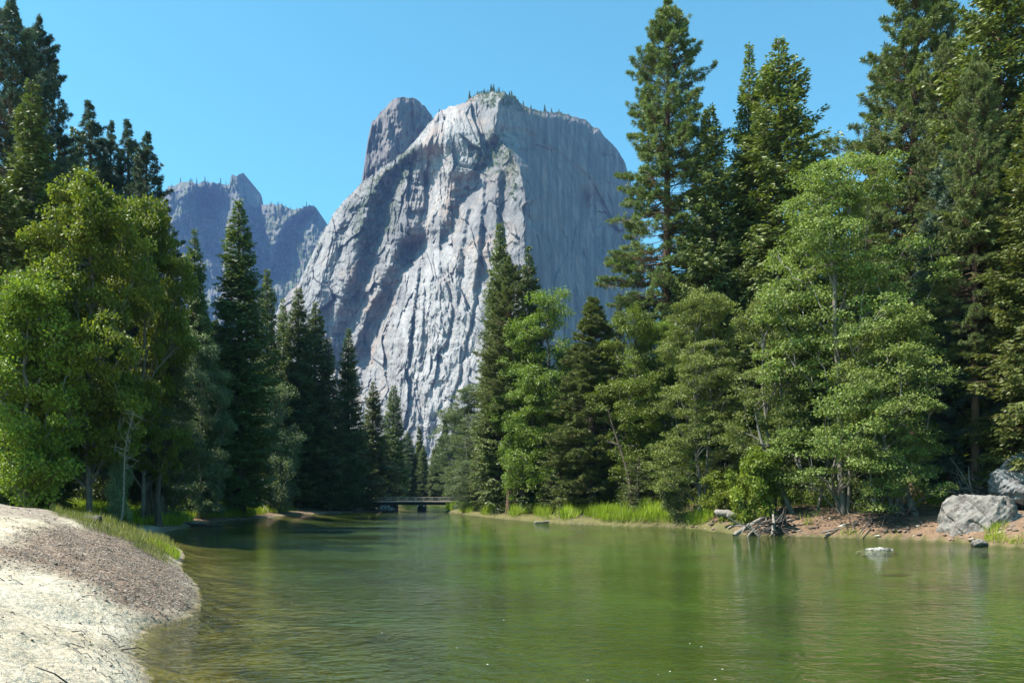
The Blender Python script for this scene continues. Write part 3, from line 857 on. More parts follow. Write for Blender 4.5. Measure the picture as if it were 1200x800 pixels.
def cliff_Y(px, py):
    a = np.interp(py, [p[1] for p in ARETE], [p[0] for p in ARETE]) + 1.6 * pnoise(py * 0.09, py * 0, 60)
    d = px - a
    Y = 1330 + (580 - py) * 0.78 + 0.0008 * np.maximum(330 - py, 0) ** 2
    # right face turns away, then swings out again near its right end
    a_s = np.interp(py, [100, 340, 600], [588, 619, 640])
    dr = np.maximum(d + (a - a_s) * sstep(0, 45, d), 0)
    Y = Y + 5.0 * dr * np.exp(-dr / 1200)
    # arete stands proud of the front
    dl = np.maximum(-d, 0)
    Y = Y - 16 * np.exp(-dl / 14) * (d < 0) - 16 * (d >= 0)
    # the front sweeps back to the left
    Y = Y + 0.35 * dl + 0.0048 * dl ** 2
    # left flank ridge rolls back towards the outline
    out = np.interp(py, [110, 125, 160, 200, 240, 280, 330, 420], [545, 520, 490, 440, 398, 378, 350, 330])
    do = np.clip(34 - (px - out), 0, 60)
    Y = Y + 0.05 * do ** 2
    # named gullies, corners and buttresses
    Y = Y + saw(px, py, [(500, 205), (502, 240), (499, 275), (484, 300)], 52, 24, 46)
    Y = Y + saw(px, py, [(482, 278), (474, 310), (461, 342), (444, 375), (433, 414), (424, 460)], 50, 22, 50)
    Y = Y + saw(px, py, [(487, 180), (462, 215), (446, 262), (436, 300), (422, 345), (410, 387), (397, 430)], 58, 26, 60)
    Y = Y + saw(px, py, [(420, 240), (402, 280), (390, 330), (382, 400)], 20, 14, 26)
    Y = Y + saw(px, py, [(545, 205), (541, 235), (533, 262), (524, 290)], 26, 16, 30)
    Y = Y + saw(px, py, [(583, 160), (575, 180), (560, 205), (548, 232)], 18, 12, 26)
    Y = Y + saw(px, py, [(684, 226), (690, 250), (700, 290)], 50, 16, 26)
    Y = Y + saw(px, py, [(590, 205), (588, 245), (590, 280)], 14, 7, 14)
    Y = Y + saw(px, py, [(572, 208), (568, 250), (565, 300), (560, 340)], 12, 6, 15)
    Y = Y + saw(px, py, [(553, 240), (548, 275), (540, 320)], 12, 7, 14)
    Y = Y + saw(px, py, [(512, 490), (510, 510), (507, 530)], 16, 12, 12)
    Y = Y + crack(px, py, [(494, 312), (490, 340), (487, 362), (482, 395), (480, 425)], 20, 1.4)
    Y = Y + crack(px, py, [(480, 425), (490, 456), (494, 480), (496, 515)], 10, 1.2)
    Y = Y + crack(px, py, [(517, 316), (526, 335), (532, 362), (526, 395), (521, 412)], 14, 1.2)
    Y = Y + crack(px, py, [(558, 350), (553, 380), (547, 402), (540, 440), (530, 470), (524, 495)], 12, 1.2)
    Y = Y + crack(px, py, [(545, 300), (541, 330), (537, 360)], 9, 1.2)
    # left-side rib cracks
    Y = Y + crack(px, py, [(360, 345), (368, 310), (380, 285)][::-1], 15, 1.5)
    X = (px - 600) * 1.55; Z = (580 - py) * 1.55
    wx = X + 14 * pnoise(X * 0.012, Z * 0.012, 70); wz = Z + 14 * pnoise(X * 0.012, Z * 0.012, 71)
    right = sstep(-2, 8, d)
    lr_ = 1 - sstep(430, 560, px)
    calm = 0.15 + 0.60 * lr_
    ribs = fbm(wx * 0.030, wz * 0.006, 72, 7, 0.6)
    Y = Y + (6.5 * calm * (1 - right) + 4 * right) * ribs
    left_rough = 1 - sstep(430, 560, px)
    sl = 0.08 + 0.32 * (1 - sstep(440, 560, px))
    for kk, (fr_, am_, wv) in enumerate([(0.0105, 30, 0.9), (0.026, 15, 0.8), (0.06, 7, 0.7)]):
        kq = (X - sl * Z) * fr_ + wv * pnoise(X * fr_ * 0.9, Z * fr_ * 0.35, 150 + kk) + 0.12 * pnoise(X * fr_ * 5, Z * fr_ * 5, 155 + kk)
        fq = kq - np.floor(kq)
        mod = np.clip(0.5 + 1.1 * pnoise(np.floor(kq) * 3.7 + 0.5, Z * fr_ * 0.8, 160 + kk), 0, 1)
        Y = Y + am_ * mod * (0.16 + 0.60 * left_rough) * (1 - 0.7 * right) * np.where(fq < 0.12, sstep(0, 0.12, fq), 1 - (fq - 0.12) / 0.88)
    blocky = fbm(wx * 0.035, wz * 0.03, 76, 7, 0.64)
    left_rough = 1 - sstep(430, 560, px)
    Y = Y + (2.0 + 2.6 * left_rough) * (1 - 0.6 * right) * blocky
    rg = 0
    for kk, (fx_, fz_, am_) in enumerate([(0.010, 0.0042, 26), (0.021, 0.010, 14), (0.045, 0.02, 8), (0.09, 0.05, 4.0)]):
        u_ = pnoise((wx + 0.45 * wz) * fx_, wz * fz_, 140 + kk)
        rg = rg + am_ * (np.abs(u_) ** 0.8 - 0.4)
    Y = Y - (0.08 + 0.40 * left_rough) * (1 - 0.72 * right) * rg
    # sharp flakes: folded noise
    fl = np.abs(fbm(wx * 0.022 + 0.25 * wz * 0.022, wz * 0.010, 80, 4, 0.55))
    Y = Y - 11 * (1 - 0.6 * right) * (1 - np.minimum(fl * 3.2, 1)) * -1.0 * 0.55 * calm
    fx0 = wx - 0.30 * lr_ * wz + 5 * pnoise(wx * 0.03, wz * 0.03, 201); fz0 = wz + 0.5 * wx + 5 * pnoise(wx * 0.03, wz * 0.03, 202)
    Y = Y + (1 - 0.55 * right) * (facets(fx0, fz0, 62, 0.34, 5.0, 210) + facets(fx0 + 31, fz0 - 17, 24, 0.38, 2.2, 220) + facets(fx0 - 9, fz0 + 5, 10, 0.36, 0.9, 230) * (0.6 + 0.4 * lr_))
    # stepped ledges
    k = wz * 0.035 + 0.9 * pnoise(wx * 0.01, wz * 0.004, 84)
    stp = (k - np.floor(k)); stp = sstep(0.55, 1.0, stp) - stp
    Y = Y + 2.0 * (1 - 0.75 * right) * stp
    # fine vertical fluting of the shaded wall
    Y = Y + right * 5.0 * fbm(X * 0.07, Z * 0.006, 88, 4)
    # diagonal ramp on the shaded wall
    rl = py - np.interp(px, [612, 640, 690, 740], [150, 168, 205, 300])
    Y = Y + right * 12 * sstep(-4, 4, rl) * np.exp(-np.maximum(rl, 0) / 60)
    return Y


def blob(px, py, cx, cy, rx, ry, rot=0.0):
    c, s = math.cos(rot), math.sin(rot)
    dx, dy = px - cx, py - cy
    u = (dx * c + dy * s) / rx; v = (-dx * s + dy * c) / ry
    r = np.sqrt(u * u + v * v) + 0.35 * fbm(px * 0.05, py * 0.05, 91, 4)
    return 1 - sstep(0.7, 1.15, r)


def cliff_attrs(px, py):
    white = np.maximum.reduce([0.9 * blob(px, py, 538, 165, 40, 40), 0.85 * blob(px, py, 513, 215, 14, 46, 0.2), 0.85 * blob(px, py, 520, 380, 56, 110), 0.8 * blob(px, py, 535, 470, 55, 70), 0.6 * blob(px, py, 492, 262, 8, 30), 0.5 * blob(px, py, 385, 335, 28, 50), 0.8 * blob(px, py, 702, 262, 14, 26, -0.4)])
    streak = 0.65 + 0.6 * fbm(px * 0.14, py * 0.02, 95, 4)
    white = np.clip(white * streak, 0, 1) * 0.8
    lich_shade = np.maximum.reduce([0.8 * blob(px, py, 450, 240, 42, 60, 0.5), 0.6 * blob(px, py, 575, 235, 38, 50), 0.5 * blob(px, py, 405, 350, 30, 60, 0.4), 0.35 * blob(px, py, 570, 150, 20, 20), 0.4 * blob(px, py, 530, 270, 20, 30)])  # dark weathered zones, strengthened to paint in the flank's shading
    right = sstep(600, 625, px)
    lich_shade = np.clip(np.maximum(lich_shade * (0.6 + 0.7 * fbm(px * 0.09, py * 0.05, 96, 4)), right * np.clip(0.62 + 0.75 * fbm(px * 0.22, py * 0.014, 97, 4), 0.15, 1.0)), 0, 1)  # right wall: dark streaks, with its shade also painted into the rock colour
    veg = np.maximum.reduce([0.9 * blob(px, py, 578, 180, 26, 26), blob(px, py, 462, 205, 40, 16, -0.75), 0.7 * blob(px, py, 440, 250, 26, 55, 0.4), blob(px, py, 585, 117, 26, 8), 0.9 * blob(px, py, 640, 128, 30, 5), 0.6 * blob(px, py, 600, 210, 10, 30)])
    return dict(white=white, lichen_shade=lich_shade, veg=veg)


ROCKPAL = [(0.10, 0.10, 0.105), (0.18, 0.174, 0.172), (0.26, 0.248, 0.242), (0.34, 0.328, 0.322)]
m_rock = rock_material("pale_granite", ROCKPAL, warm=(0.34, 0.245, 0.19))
CL_SIL = [(318, 372), (330, 352), (341, 340), (350, 334), (356, 318), (366, 298), (374, 281), (382, 266), (390, 252), (399, 240), (412, 226), (424, 214), (436, 205), (452, 193), (470, 182), (482, 170), (492, 158), (502, 146), (510, 136), (520, 127), (532, 123), (545, 122), (552, 114), (560, 110), (575, 109), (590, 109), (601, 112), (609, 121), (620, 127), (640, 132), (655, 131), (668, 135), (684, 140), (700, 150), (712, 163), (724, 176), (733, 190), (739, 214), (744, 236), (748, 262), (752, 300), (758, 345), (775, 400)]
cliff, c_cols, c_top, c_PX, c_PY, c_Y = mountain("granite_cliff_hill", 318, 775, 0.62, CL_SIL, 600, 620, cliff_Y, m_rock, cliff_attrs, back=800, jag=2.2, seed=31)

# rear spire
def spire_Y(px, py):
    d = px - np.interp(py, [110, 160, 230], [462, 452, 440])
    Y = 2000 + (580 - py) * 0.5 + np.where(d > 0, 2.2 * d, 0.4 * -d)
    X, Z = (px - 600) * 2.2, (580 - py) * 2.2
    return Y + 42 * fbm(X * 0.016, Z * 0.004, 101, 5, 0.6) + 14 * fbm(X * 0.03, Z * 0.03, 105, 4)


def spire_attrs(px, py):
    z = np.zeros_like(px)
    return dict(white=z + 0.05, lichen_shade=z + 0.25 + 0.3 * fbm(px * 0.06, py * 0.05, 108, 3), veg=0.7 * blob(px, py, 435, 215, 20, 8))


m_rock2 = rock_material("pinkish_granite", [(0.08, 0.075, 0.08), (0.12, 0.105, 0.10), (0.17, 0.145, 0.135), (0.22, 0.195, 0.18)], warm=(0.25, 0.15, 0.11))
SP_SIL = [(408, 330), (418, 240), (424, 212), (427, 190), (431, 165), (436, 143), (446, 132), (457, 121), (464, 115), (476, 113), (488, 117), (497, 124), (506, 134), (514, 160), (530, 240), (560, 330)]
mountain("spire_hill", 408, 560, 0.8, SP_SIL, 420, 260, spire_Y, m_rock2, spire_attrs, back=500, jag=2.4, seed=37)

# far ridge with its pinnacle
def ridge_Y(px, py):
    Y = 3300 + (580 - py) * 2.6
    X, Z = (px - 600) * 3.7, (580 - py) * 3.7
    pin = np.interp(py, [200, 300], [288, 300])
    Y = Y + saw(px, py, [(288, 200), (294, 235), (300, 280), (310, 330)], 150, 16, 60)
    Y = Y + saw(px, py, [(240, 225), (252, 270), (262, 330)], 120, 24, 40)
    Y = Y + saw(px, py, [(372, 244), (350, 262), (338, 290), (330, 320)], 120, 20, 60)
    Y = Y + saw(px, py, [(226, 230), (224, 260), (228, 300)], 80, 14, 40)
    return Y + 60 * fbm(X * 0.007, Z * 0.003, 111, 5, 0.6) + 22 * fbm(X * 0.02, Z * 0.018, 115, 4) + np.maximum(px - 366, 0) * 6


def ridge_attrs(px, py):
    z = np.zeros_like(px)
    veg = np.maximum.reduce([blob(px, py, 330, 320, 60, 46), 0.9 * blob(px, py, 240, 250, 34, 30), 0.75 * blob(px, py, 310, 262, 24, 24), blob(px, py, 265, 280, 24, 16), 0.65 + z])
    return dict(white=0.25 * blob(px, py, 350, 262, 16, 14) + 0.15 * blob(px, py, 215, 240, 10, 22), lichen_shade=z + 0.15, veg=veg)


m_rock3 = rock_material("distant_granite", [(0.05, 0.05, 0.05), (0.085, 0.08, 0.078), (0.13, 0.12, 0.11), (0.21, 0.19, 0.175)], sc=0.4, green=(0.045, 0.075, 0.025))
RG_SIL = [(60, 300), (120, 262), (160, 240), (190, 228), (198, 219), (212, 214), (240, 213), (262, 217), (269, 215), (271, 206), (275, 204.5), (285, 204), (286.5, 210), (290, 232), (295, 241), (302, 243), (312, 239), (330, 240), (342, 246), (352, 243), (363, 241), (371, 245), (377, 255), (383, 268), (392, 300), (400, 360)]
ridge, r_cols, r_top, r_PX, r_PY, r_Y = mountain("far_ridge_hill", 60, 400, 0.8, RG_SIL, 470, 330, ridge_Y, m_rock3, ridge_attrs, back=900, jag=2.6, seed=43)

# valley-side hills outside the middle, so that the valley is closed from other positions too
def side_hill(name, px0, px1, Y0, toppy, seed):
    def Yf(px, py): return Y0 + (580 - py) * 3.0 + 50 * fbm(px * 0.02, py * 0.02, seed, 4)
    def af(px, py): return dict(white=px * 0, lichen_shade=px * 0 + .2, veg=px * 0 + 1.0)
    xs_ = np.linspace(px0, px1, 9); t = [toppy + 25 * math.sin(i * 1.7 + seed) for i in range(9)]; t[0] = t[-1] = 570
    mountain(name, px0, px1, 8, list(zip(xs_, t)), 595, 40, Yf, m_rock3, af, back=700, jag=6, seed=seed)


side_hill("left_valley_hill", -900, 120, 1500, 430, 51)
side_hill("right_valley_hill", 740, 2100, 1300, 420, 52)


def surf_point(cols, top, Yd, PY, px, row_py):
    j = int(np.clip(np.searchsorted(cols, px), 0, len(cols) - 1))
    i = int(np.argmin(np.abs(PY[:, j] - row_py)))
    Y = Yd[i, j]
    return ((cols[j] - CX) / F * Y, Y, HC + (YH - PY[i, j]) / F * Y)

# ------------------------------------------------------------------ placing trees
GROUPS = {}


def plant(kind, name, x, y, z, sx, sz, rz, label, cat, group=None, mat=None):
    pr = PR[kind]
    t = empty(name, (x, y, z), rz)
    t.scale = (sx, sx, sz)
    tag(t, label, cat, group)
    w = obj("trunk", pr['wood'], t)
    c = obj("crown", pr['crown'], t)
    if mat:
        c.material_slots[0].link = 'OBJECT'; c.material_slots[0].material = M[mat]
    return t


def tree(kind, name, px, top, Y, wpx, label, cat, group=None, mat=None, rz=None, dz=0.0):
    for _ in range(80):
        x = (px - CX) / F * Y
        rad = 1.2
        if min(gz(x, Y), gz(x, Y - rad), gz(x + rad, Y), gz(x - rad, Y)) > 0.15: break
        Y += 2.0
    z = gz(x, Y) - 0.1 + dz
    h = HC + (YH - top) / F * Y - z
    w = wpx / F * Y
    pr = PR[kind]
    return plant(kind, name, x, Y, z, w / pr['W'], h / pr['H'], random.random() * 6.28 if rz is None else rz, label, cat, group, mat)


LG, RG_ = "trees along the left bank", "trees along the right bank"
T = [
    # ---- left bank
    ('pond_full', 'pine_tree', 12, -4, 82, 92, 'tall dusty blue-green pine at the left edge, its tip the highest on the left', 'tree', LG, 'bluepine'),
    ('pond_tall', 'pine_tree', 47, 18, 88, 66, 'tall loose blue-green pine just right of the highest tip at the left edge', 'tree', LG, 'bluepine'),
    ('fir_b', 'fir_tree', 38, 92, 72, 92, 'dense dark green fir in front of the two tallest left-hand pines', 'tree', LG, None),
    ('cedar_b', 'cedar_tree', 2, 215, 66, 110, 'dark broad conifer low at the left edge behind the bright maple leaves', 'tree', LG, 'fir'),
    ('pine_small', 'pine_tree', 105, 117, 104, 112, 'pointed dark pine, the tallest of the cluster above the bright maple', 'tree', LG, 'bluepine'),
    ('fir_c', 'fir_tree', 87, 148, 100, 44, 'blunt grey-green fir tucked against the left side of the pine cluster', 'tree', LG, None),
    ('pine_small', 'pine_tree', 130, 141, 108, 80, 'narrow see-through pine in the middle of the cluster above the maple', 'tree', LG, 'bluepine'),
    ('pine_small', 'pine_tree', 150, 139, 106, 96, 'bushy-topped dark pine right of the narrow see-through one', 'tree', LG, 'bluepine'),
    ('pine_small', 'pine_tree', 172, 154, 102, 104, 'dark pine at the right end of the cluster, falling towards the far ridge', 'tree', LG, 'bluepine'),
    ('maple_a', 'maple_tree', 105, 206, 66, 165, 'large bright green leafy maple filling the left bank in front of the conifers', 'tree', LG, None),
    ('maple_a', 'maple_tree', 168, 228, 74, 118, 'yellow-green leafy maple right behind the large one on the left bank', 'tree', LG, None),
    ('maple_b', 'maple_tree', 30, 318, 60, 130, 'lower leafy maple at the left edge over the grassy bank', 'tree', LG, None),
    ('fir_b', 'fir_tree', 229, 266, 98, 46, 'dark fir between the leafy maples and the tallest narrow fir', 'tree', LG, None),
    ('fir_a', 'fir_tree', 281, 232, 86, 70, 'tallest narrow dark fir on the left bank, standing before the far ridge', 'tree', LG, None),
    ('fir_c', 'fir_tree', 313, 314, 140, 36, 'slim green fir directly right of the tallest left-bank fir', 'tree', LG, 'cedar'),
    ('fir_b', 'fir_tree', 332, 348, 152, 34, 'paler slim fir behind the pair of dark firs on the left bank', 'tree', LG, 'cedar'),
    ('fir_a', 'fir_tree', 350, 336, 144, 50, 'dark fir with the higher tip of the pair below the cliff foot', 'tree', LG, None),
    ('fir_b', 'fir_tree', 369, 352, 148, 48, 'dark fir leaning on the higher one, its tip against pale rock', 'tree', LG, None),
    ('fir_c', 'fir_tree', 385, 395, 112, 34, 'narrow dark fir right of the paired firs on the left bank', 'tree', LG, None),
    ('fir_a', 'fir_tree', 408, 384, 122, 36, 'tall thin grey-green fir standing alone against the shadowed gully', 'tree', LG, None),
    ('fir_b', 'fir_tree', 437, 446, 128, 36, 'smaller pointed fir above the left end of the bridge', 'tree', LG, None),
    ('fir_c', 'fir_tree', 461, 451, 140, 30, 'pointed fir right of its near twin above the bridge', 'tree', LG, None),
    ('alder_b', 'alder_tree', 232, 388, 80, 78, 'grey-green feathery alder leaning over the shaded grass of the left bank', 'tree', LG, 'willow'),
    ('willow_a', 'willow_tree', 322, 446, 116, 60, 'pale silvery green young willow in front of the dark firs', 'tree', LG, None),
    ('alder_b', 'alder_tree', 192, 400, 68, 84, 'dark-stemmed alder at the sandy cove with three trunks', 'tree', LG, 'dull'),
    ('maple_b', 'maple_tree', 140, 420, 78, 90, 'shaded leafy tree behind the cove alder', 'tree', LG, 'dull'),
    # ---- beyond the bridge
    ('fir_b', 'fir_tree', 478, 504, 210, 22, 'small hazy fir beyond the bridge at the foot of the cliff', 'tree', 'hazy firs beyond the bridge', None),
    ('fir_c', 'fir_tree', 496, 521, 260, 16, 'tiny hazy fir seen over the middle of the bridge', 'tree', 'hazy firs beyond the bridge', None),
    ('fir_a', 'fir_tree', 511, 519, 240, 18, 'tiny hazy fir over the right half of the bridge', 'tree', 'hazy firs beyond the bridge', None),
    ('fir_b', 'fir_tree', 487, 532, 230, 20, 'lowest hazy fir over the bridge, left of the tiny one', 'tree', 'hazy firs beyond the bridge', None),
    ('alder_b', 'alder_tree', 530, 476, 190, 52, 'soft green leafy tree beyond the right end of the bridge', 'tree', RG_, 'dull'),
    ('alder_a', 'alder_tree', 552, 448, 158, 64, 'tall soft green leafy tree left of the slender twin-topped fir', 'tree', RG_, 'dull'),
    ('willow_a', 'willow_tree', 552, 538, 132, 52, 'low pale green willow overhanging the right end of the bridge', 'tree', RG_, None),
    # ---- right bank
    ('fir_a', 'fir_tree', 586, 260, 108, 52, 'tall slender fir with the higher of two tips before the cliff face', 'tree', RG_, 'pine'),
    ('pond_tall', 'pine_tree', 597, 300, 100, 52, 'straight bare-trunked pine rising from the bright grass bank', 'tree', RG_, 'pine'),
    ('fir_b', 'fir_tree', 620, 286, 110, 48, 'dark pointed fir right of the slender twin before the cliff', 'tree', RG_, None),
    ('oak_a', 'oak_tree', 640, 338, 104, 104, 'yellow-green oak with a crooked crown against the shaded cliff wall', 'tree', RG_, None),
    ('oak_a', 'oak_tree', 612, 376, 106, 70, 'bright yellow-green leafy tree lapping over the bare-trunked pine', 'tree', RG_, None),
    ('pine_mid', 'pine_tree', 694, 346, 96, 84, 'dense young pine clothed to the ground behind the grass bank', 'tree', RG_, None),
    ('fir_c', 'fir_tree', 726, 342, 130, 26, 'small dark fir tip peeping out right of the dense young pine', 'tree', RG_, None),
    ('oak_a', 'oak_tree', 746, 360, 91, 100, 'lime green oak between the dense young pine and the grey-green alder', 'tree', RG_, None),
    ('alder_a', 'alder_tree', 822, 338, 76, 120, 'wide grey-green alder drooping over the red-brown bank', 'tree', RG_, None),
    ('pond_tall', 'pine_tree', 782, -4, 98, 100, 'very tall open ponderosa with sky between its branches', 'tree', RG_, None),
    ('cedar_b', 'cedar_tree', 833, 124, 94, 92, 'mid-green cedar nestled right of the very tall open pine', 'tree', RG_, 'pine'),
    ('fir_a', 'fir_tree', 877, 50, 98, 62, 'narrow fir with the left tip of the tall pair on the right', 'tree', RG_, 'cedar'),
    ('cedar_a', 'cedar_tree', 912, 44, 94, 138, 'broad tall cedar with the right tip of the pair against blue sky', 'tree', RG_, None),
    ('alder_a', 'alder_tree', 990, 176, 64, 190, 'large pale yellow-green alder with layered sprays over the driftwood', 'tree', RG_, None),
    ('alder_b', 'alder_tree', 905, 335, 68, 100, 'lower pale green alder left of the large layered one', 'tree', RG_, None),
    ('pine_thin', 'pine_tree', 1024, 124, 96, 36, 'small dark pine tip in the sky gap left of the giant sugar pine', 'tree', RG_, None),
    ('pond_full', 'pine_tree', 1072, -60, 78, 116, 'giant dark pine running out of the picture top near the right edge', 'tree', RG_, None),
    ('pine_mid', 'pine_tree', 1118, 150, 66, 96, 'grey-green soft-needled pine before the giant dark one', 'tree', RG_, 'bluepine'),
    ('cedar_a', 'cedar_tree', 1172, -110, 66, 150, 'huge cedar filling the top right corner above the boulders', 'tree', RG_, None),
    ('cedar_b', 'cedar_tree', 1215, 120, 58, 110, 'olive cedar cut by the right edge of the picture', 'tree', RG_, None),
    ('pond_tall', 'pine_tree', 1143, 60, 62, 70, 'pine with a thick dark straight trunk behind the big boulder', 'tree', RG_, None),
    ('pond_tall', 'pine_tree', 1106, 40, 70, 60, 'pine with a thick dark trunk left of the one behind the big boulder', 'tree', RG_, None),
    ('alder_b', 'alder_tree', 1048, 360, 60, 130, 'slant-stemmed alder leaning over the shaded bank beside the boulders', 'tree', RG_, None),
    ('oak_a', 'oak_tree', 668, 402, 108, 90, 'lower lime green tree filling the gap left of the dense young pine', 'tree', RG_, None),
    ('alder_a', 'alder_tree', 778, 372, 92, 92, 'grey-green tree under the very tall open pine', 'tree', RG_, 'oak'),
    ('alder_b', 'alder_tree', 582, 440, 122, 74, 'soft green tree at the foot of the slender fir by the bridge', 'tree', RG_, 'dull'),
    ('sapling', 'fir_sapling', 655, 540, 100, 34, 'small bushy conifer left of the dense pine at the grass bank', 'young tree', RG_, 'pine'),
    ('sapling', 'fir_sapling', 748, 534, 86, 36, 'small bushy conifer at the top of the red-brown slope', 'young tree', RG_, 'pine'),
    ('shrub_a', 'maple_shrub', 888, 522, 66, 74, 'bright green broad-leaved shrub above the slanting driftwood log', 'shrub', 'shrubs on the banks', None),
    ('shrub_a', 'maple_shrub', 845, 552, 68, 54, 'smaller broad-leaved shrub left of the one above the slanting log', 'shrub', 'shrubs on the banks', None),
    ('shrub_b', 'shrub', 140, 532, 66, 32, 'pale green shrub in the shade left of the cove alder', 'shrub', 'shrubs on the banks', 'willow'),
    ('shrub_b', 'shrub', 248, 558, 88, 30, 'small pale shrub at the foot of the tallest left-bank fir', 'shrub', 'shrubs on the banks', 'willow'),
    ('shrub_a', 'maple_shrub', 1170, 480, 72, 80, 'sunlit green shrub behind the grey boulder', 'shrub', 'shrubs on the banks', None),
    ('shrub_b', 'shrub', 1020, 548, 64, 70, 'dim green shrub under the slant-stemmed alder', 'shrub', 'shrubs on the banks', None),
    ('shrub_b', 'shrub', 790, 552, 80, 44, 'dull green shrub over the red-brown slope', 'shrub', 'shrubs on the banks', None),
    ('shrub_b', 'shrub', 1095, 500, 68, 60, 'green shrub between the thick dark trunks', 'shrub', 'shrubs on the banks', 'maple'),
]
for a in T:
    tree(a[0], a[1], a[2], a[3], a[4], a[5], a[6], a[7], a[8], a[9])

# the dim forest behind the front rows
rr = np.random.default_rng(55)
kinds = ['fir_a', 'fir_b', 'cedar_b', 'pine_mid']
for k in range(24):
    Y = 124 + 40 * rr.random(); px = -60 + 520 * (k + 0.7 * rr.random()) / 24
    top = np.interp(px, [-60, 60, 100, 200, 260, 330, 400, 470], [150, 150, 235, 300, 370, 400, 470, 505]) + 40 * rr.random()
    tree(kinds[int(rr.integers(4))], 'fir_tree', px, top, Y + (15 if px > 330 else 0), (50 if px < 300 else 36), 'dim conifer of the deep wood behind the front trees on the left', 'tree', 'dim conifers behind the left bank', 'fir')
for k in range(26):
    Y = 96 + 36 * rr.random(); px = 560 + 720 * (k + 0.7 * rr.random()) / 26
    top = np.interp(px, [560, 640, 760, 800, 860, 990, 1060, 1300], [500, 420, 400, 300, 220, 230, 150, 60]) + 50 * rr.random()
    tree(kinds[int(rr.integers(4))], 'fir_tree', px, top, Y, (56 if px > 640 else 40), 'dim conifer of the deep wood behind the front trees on the right', 'tree', 'dim conifers behind the right bank', 'fir')

# undergrowth masses in the shade (nobody could count them)
def undergrowth(name, pts, n, hgt, mat, seed, leaf=0.2, spread=3.5):
    r = np.random.default_rng(seed)
    p = np.array(pts, float)
    seg = r.integers(0, len(p) - 1, n); t = r.random(n)
    c = p[seg] * (1 - t)[:, None] + p[seg + 1] * t[:, None] + r.normal(0, spread, (n, 2))
    z = ground(c[:, 0], c[:, 1])
    hh = hgt * (0.25 + 0.75 * r.random(n)) * (0.6 + 0.8 * np.clip(0.5 + pnoise(c[:, 0] * 0.15, c[:, 1] * 0.15, seed), 0, 1))
    ok = z > 0.05
    c, z, hh = c[ok], z[ok], hh[ok]; n = len(c)
    m = 44
    li = np.repeat(np.arange(n), m); k = len(li)
    u = r.random(k)
    C = np.stack([c[li, 0] + r.normal(0, 0.42, k), c[li, 1] + r.normal(0, 0.42, k), z[li] + hh[li] * u], -1)
    v, q = leaves(C, r.normal(0, 1, (k, 3)) + [0, 0, 0.2], r.normal(0, 0.6, (k, 3)) + [0, 0, 1], leaf * (0.6 + 0.8 * r.random(k)), leaf * 0.6 * np.ones(k))
    o = obj(name, np_mesh(name, v, q, M[mat], False, 0.6 * r.random(k) + 0.4 * r.random(n)[li])); return o


u1 = undergrowth("undergrowth", [(-75, 78), (-62, 96), (-52, 112), (-52, 135), (-46, 160)], 2200, 4.5, 'dull', 61, 0.24, 4.5)
tag(u1, 'dark tangled undergrowth between the trunks of the left bank', 'undergrowth', kind='stuff')
u2 = undergrowth("undergrowth", [(-10, 190), (2, 130), (8, 108), (22, 94), (40, 84), (62, 78)], 2200, 4.2, 'dull', 62, 0.24, 4.0)
tag(u2, 'dark tangled undergrowth between the trunks of the right bank', 'undergrowth', kind='stuff')
u3 = undergrowth("bank_foliage", [(19, 84), (25, 72), (31, 67), (38, 62), (50, 52)], 420, 1.6, 'maple', 63, 0.16, 2.0)
tag(u3, 'low leafy plants along the top of the red-brown bank', 'undergrowth', kind='stuff')
u4 = undergrowth("far_bank_foliage", [(-38, 240), (-25, 300), (-10, 240), (-4, 205)], 900, 7, 'dull', 64, 0.4, 7)
tag(u4, 'hazy leafy growth beyond the bridge', 'undergrowth', kind='stuff')

# distant woods
def wood_mass(name, pts, label, sc=1.0, mat='fir'):
    pr = PR['far_pine']; n = len(pts); r = np.random.default_rng(77)
    V = pr['v']; Q = pr['q']
    s = sc * (0.6 + 0.8 * r.random(n)); a = r.random(n) * 6.28
    vs = np.empty((n, len(V), 3)); 
    ca, sa_ = np.cos(a), np.sin(a)
    vs[:, :, 0] = (V[None, :, 0] * ca[:, None] - V[None, :, 1] * sa_[:, None]) * s[:, None] + pts[:, 0, None]
    vs[:, :, 1] = (V[None, :, 0] * sa_[:, None] + V[None, :, 1] * ca[:, None]) * s[:, None] + pts[:, 1, None]
    vs[:, :, 2] = V[None, :, 2] * s[:, None] * 1.15 + pts[:, 2, None]
    q = (Q[None] + (np.arange(n) * len(V))[:, None, None]).reshape(-1, 4)
    o = obj(name, np_mesh(name, vs.reshape(-1, 3), q, M[mat], False, r.random(len(q)))); tag(o, label, 'forest', kind='stuff')


r5 = np.random.default_rng(66)
pts = []
for _ in range(420):
    Y = 330 + 950 * r5.random(); x = (-0.30 + 0.38 * r5.random()) * Y
    pts.append((x, Y, gz(x, Y) if Y < 290 else gz(x, Y)))
wood_mass("valley_forest", np.array(pts), 'hazy distant wood on the valley floor below the cliff', 1.5)
pts = []
while len(pts) < 420:
    px = 300 + 84 * r5.random(); py = 268 + 110 * r5.random()
    if py < 262 + abs(px - 335) * 0.6 + 25 * r5.random(): continue
    pts.append(surf_point(r_cols, r_top, r_Y, r_PY, px, py))
pts = np.array(pts); wood_mass("slope_forest", pts, 'blue hazy conifer wood on the slope between far ridge and cliff', 2.2, 'dull')
pts = []
for _ in range(300):
    px = 192 + 180 * r5.random(); py = np.interp(px, r_cols, r_top) + 4 + 50 * r5.random() ** 1.5
    pts.append(surf_point(r_cols, r_top, r_Y, r_PY, px, py))
wood_mass("ridge_forest", np.array(pts), 'scattered blue conifers over the upper face of the far ridge', 1.4, 'dull')

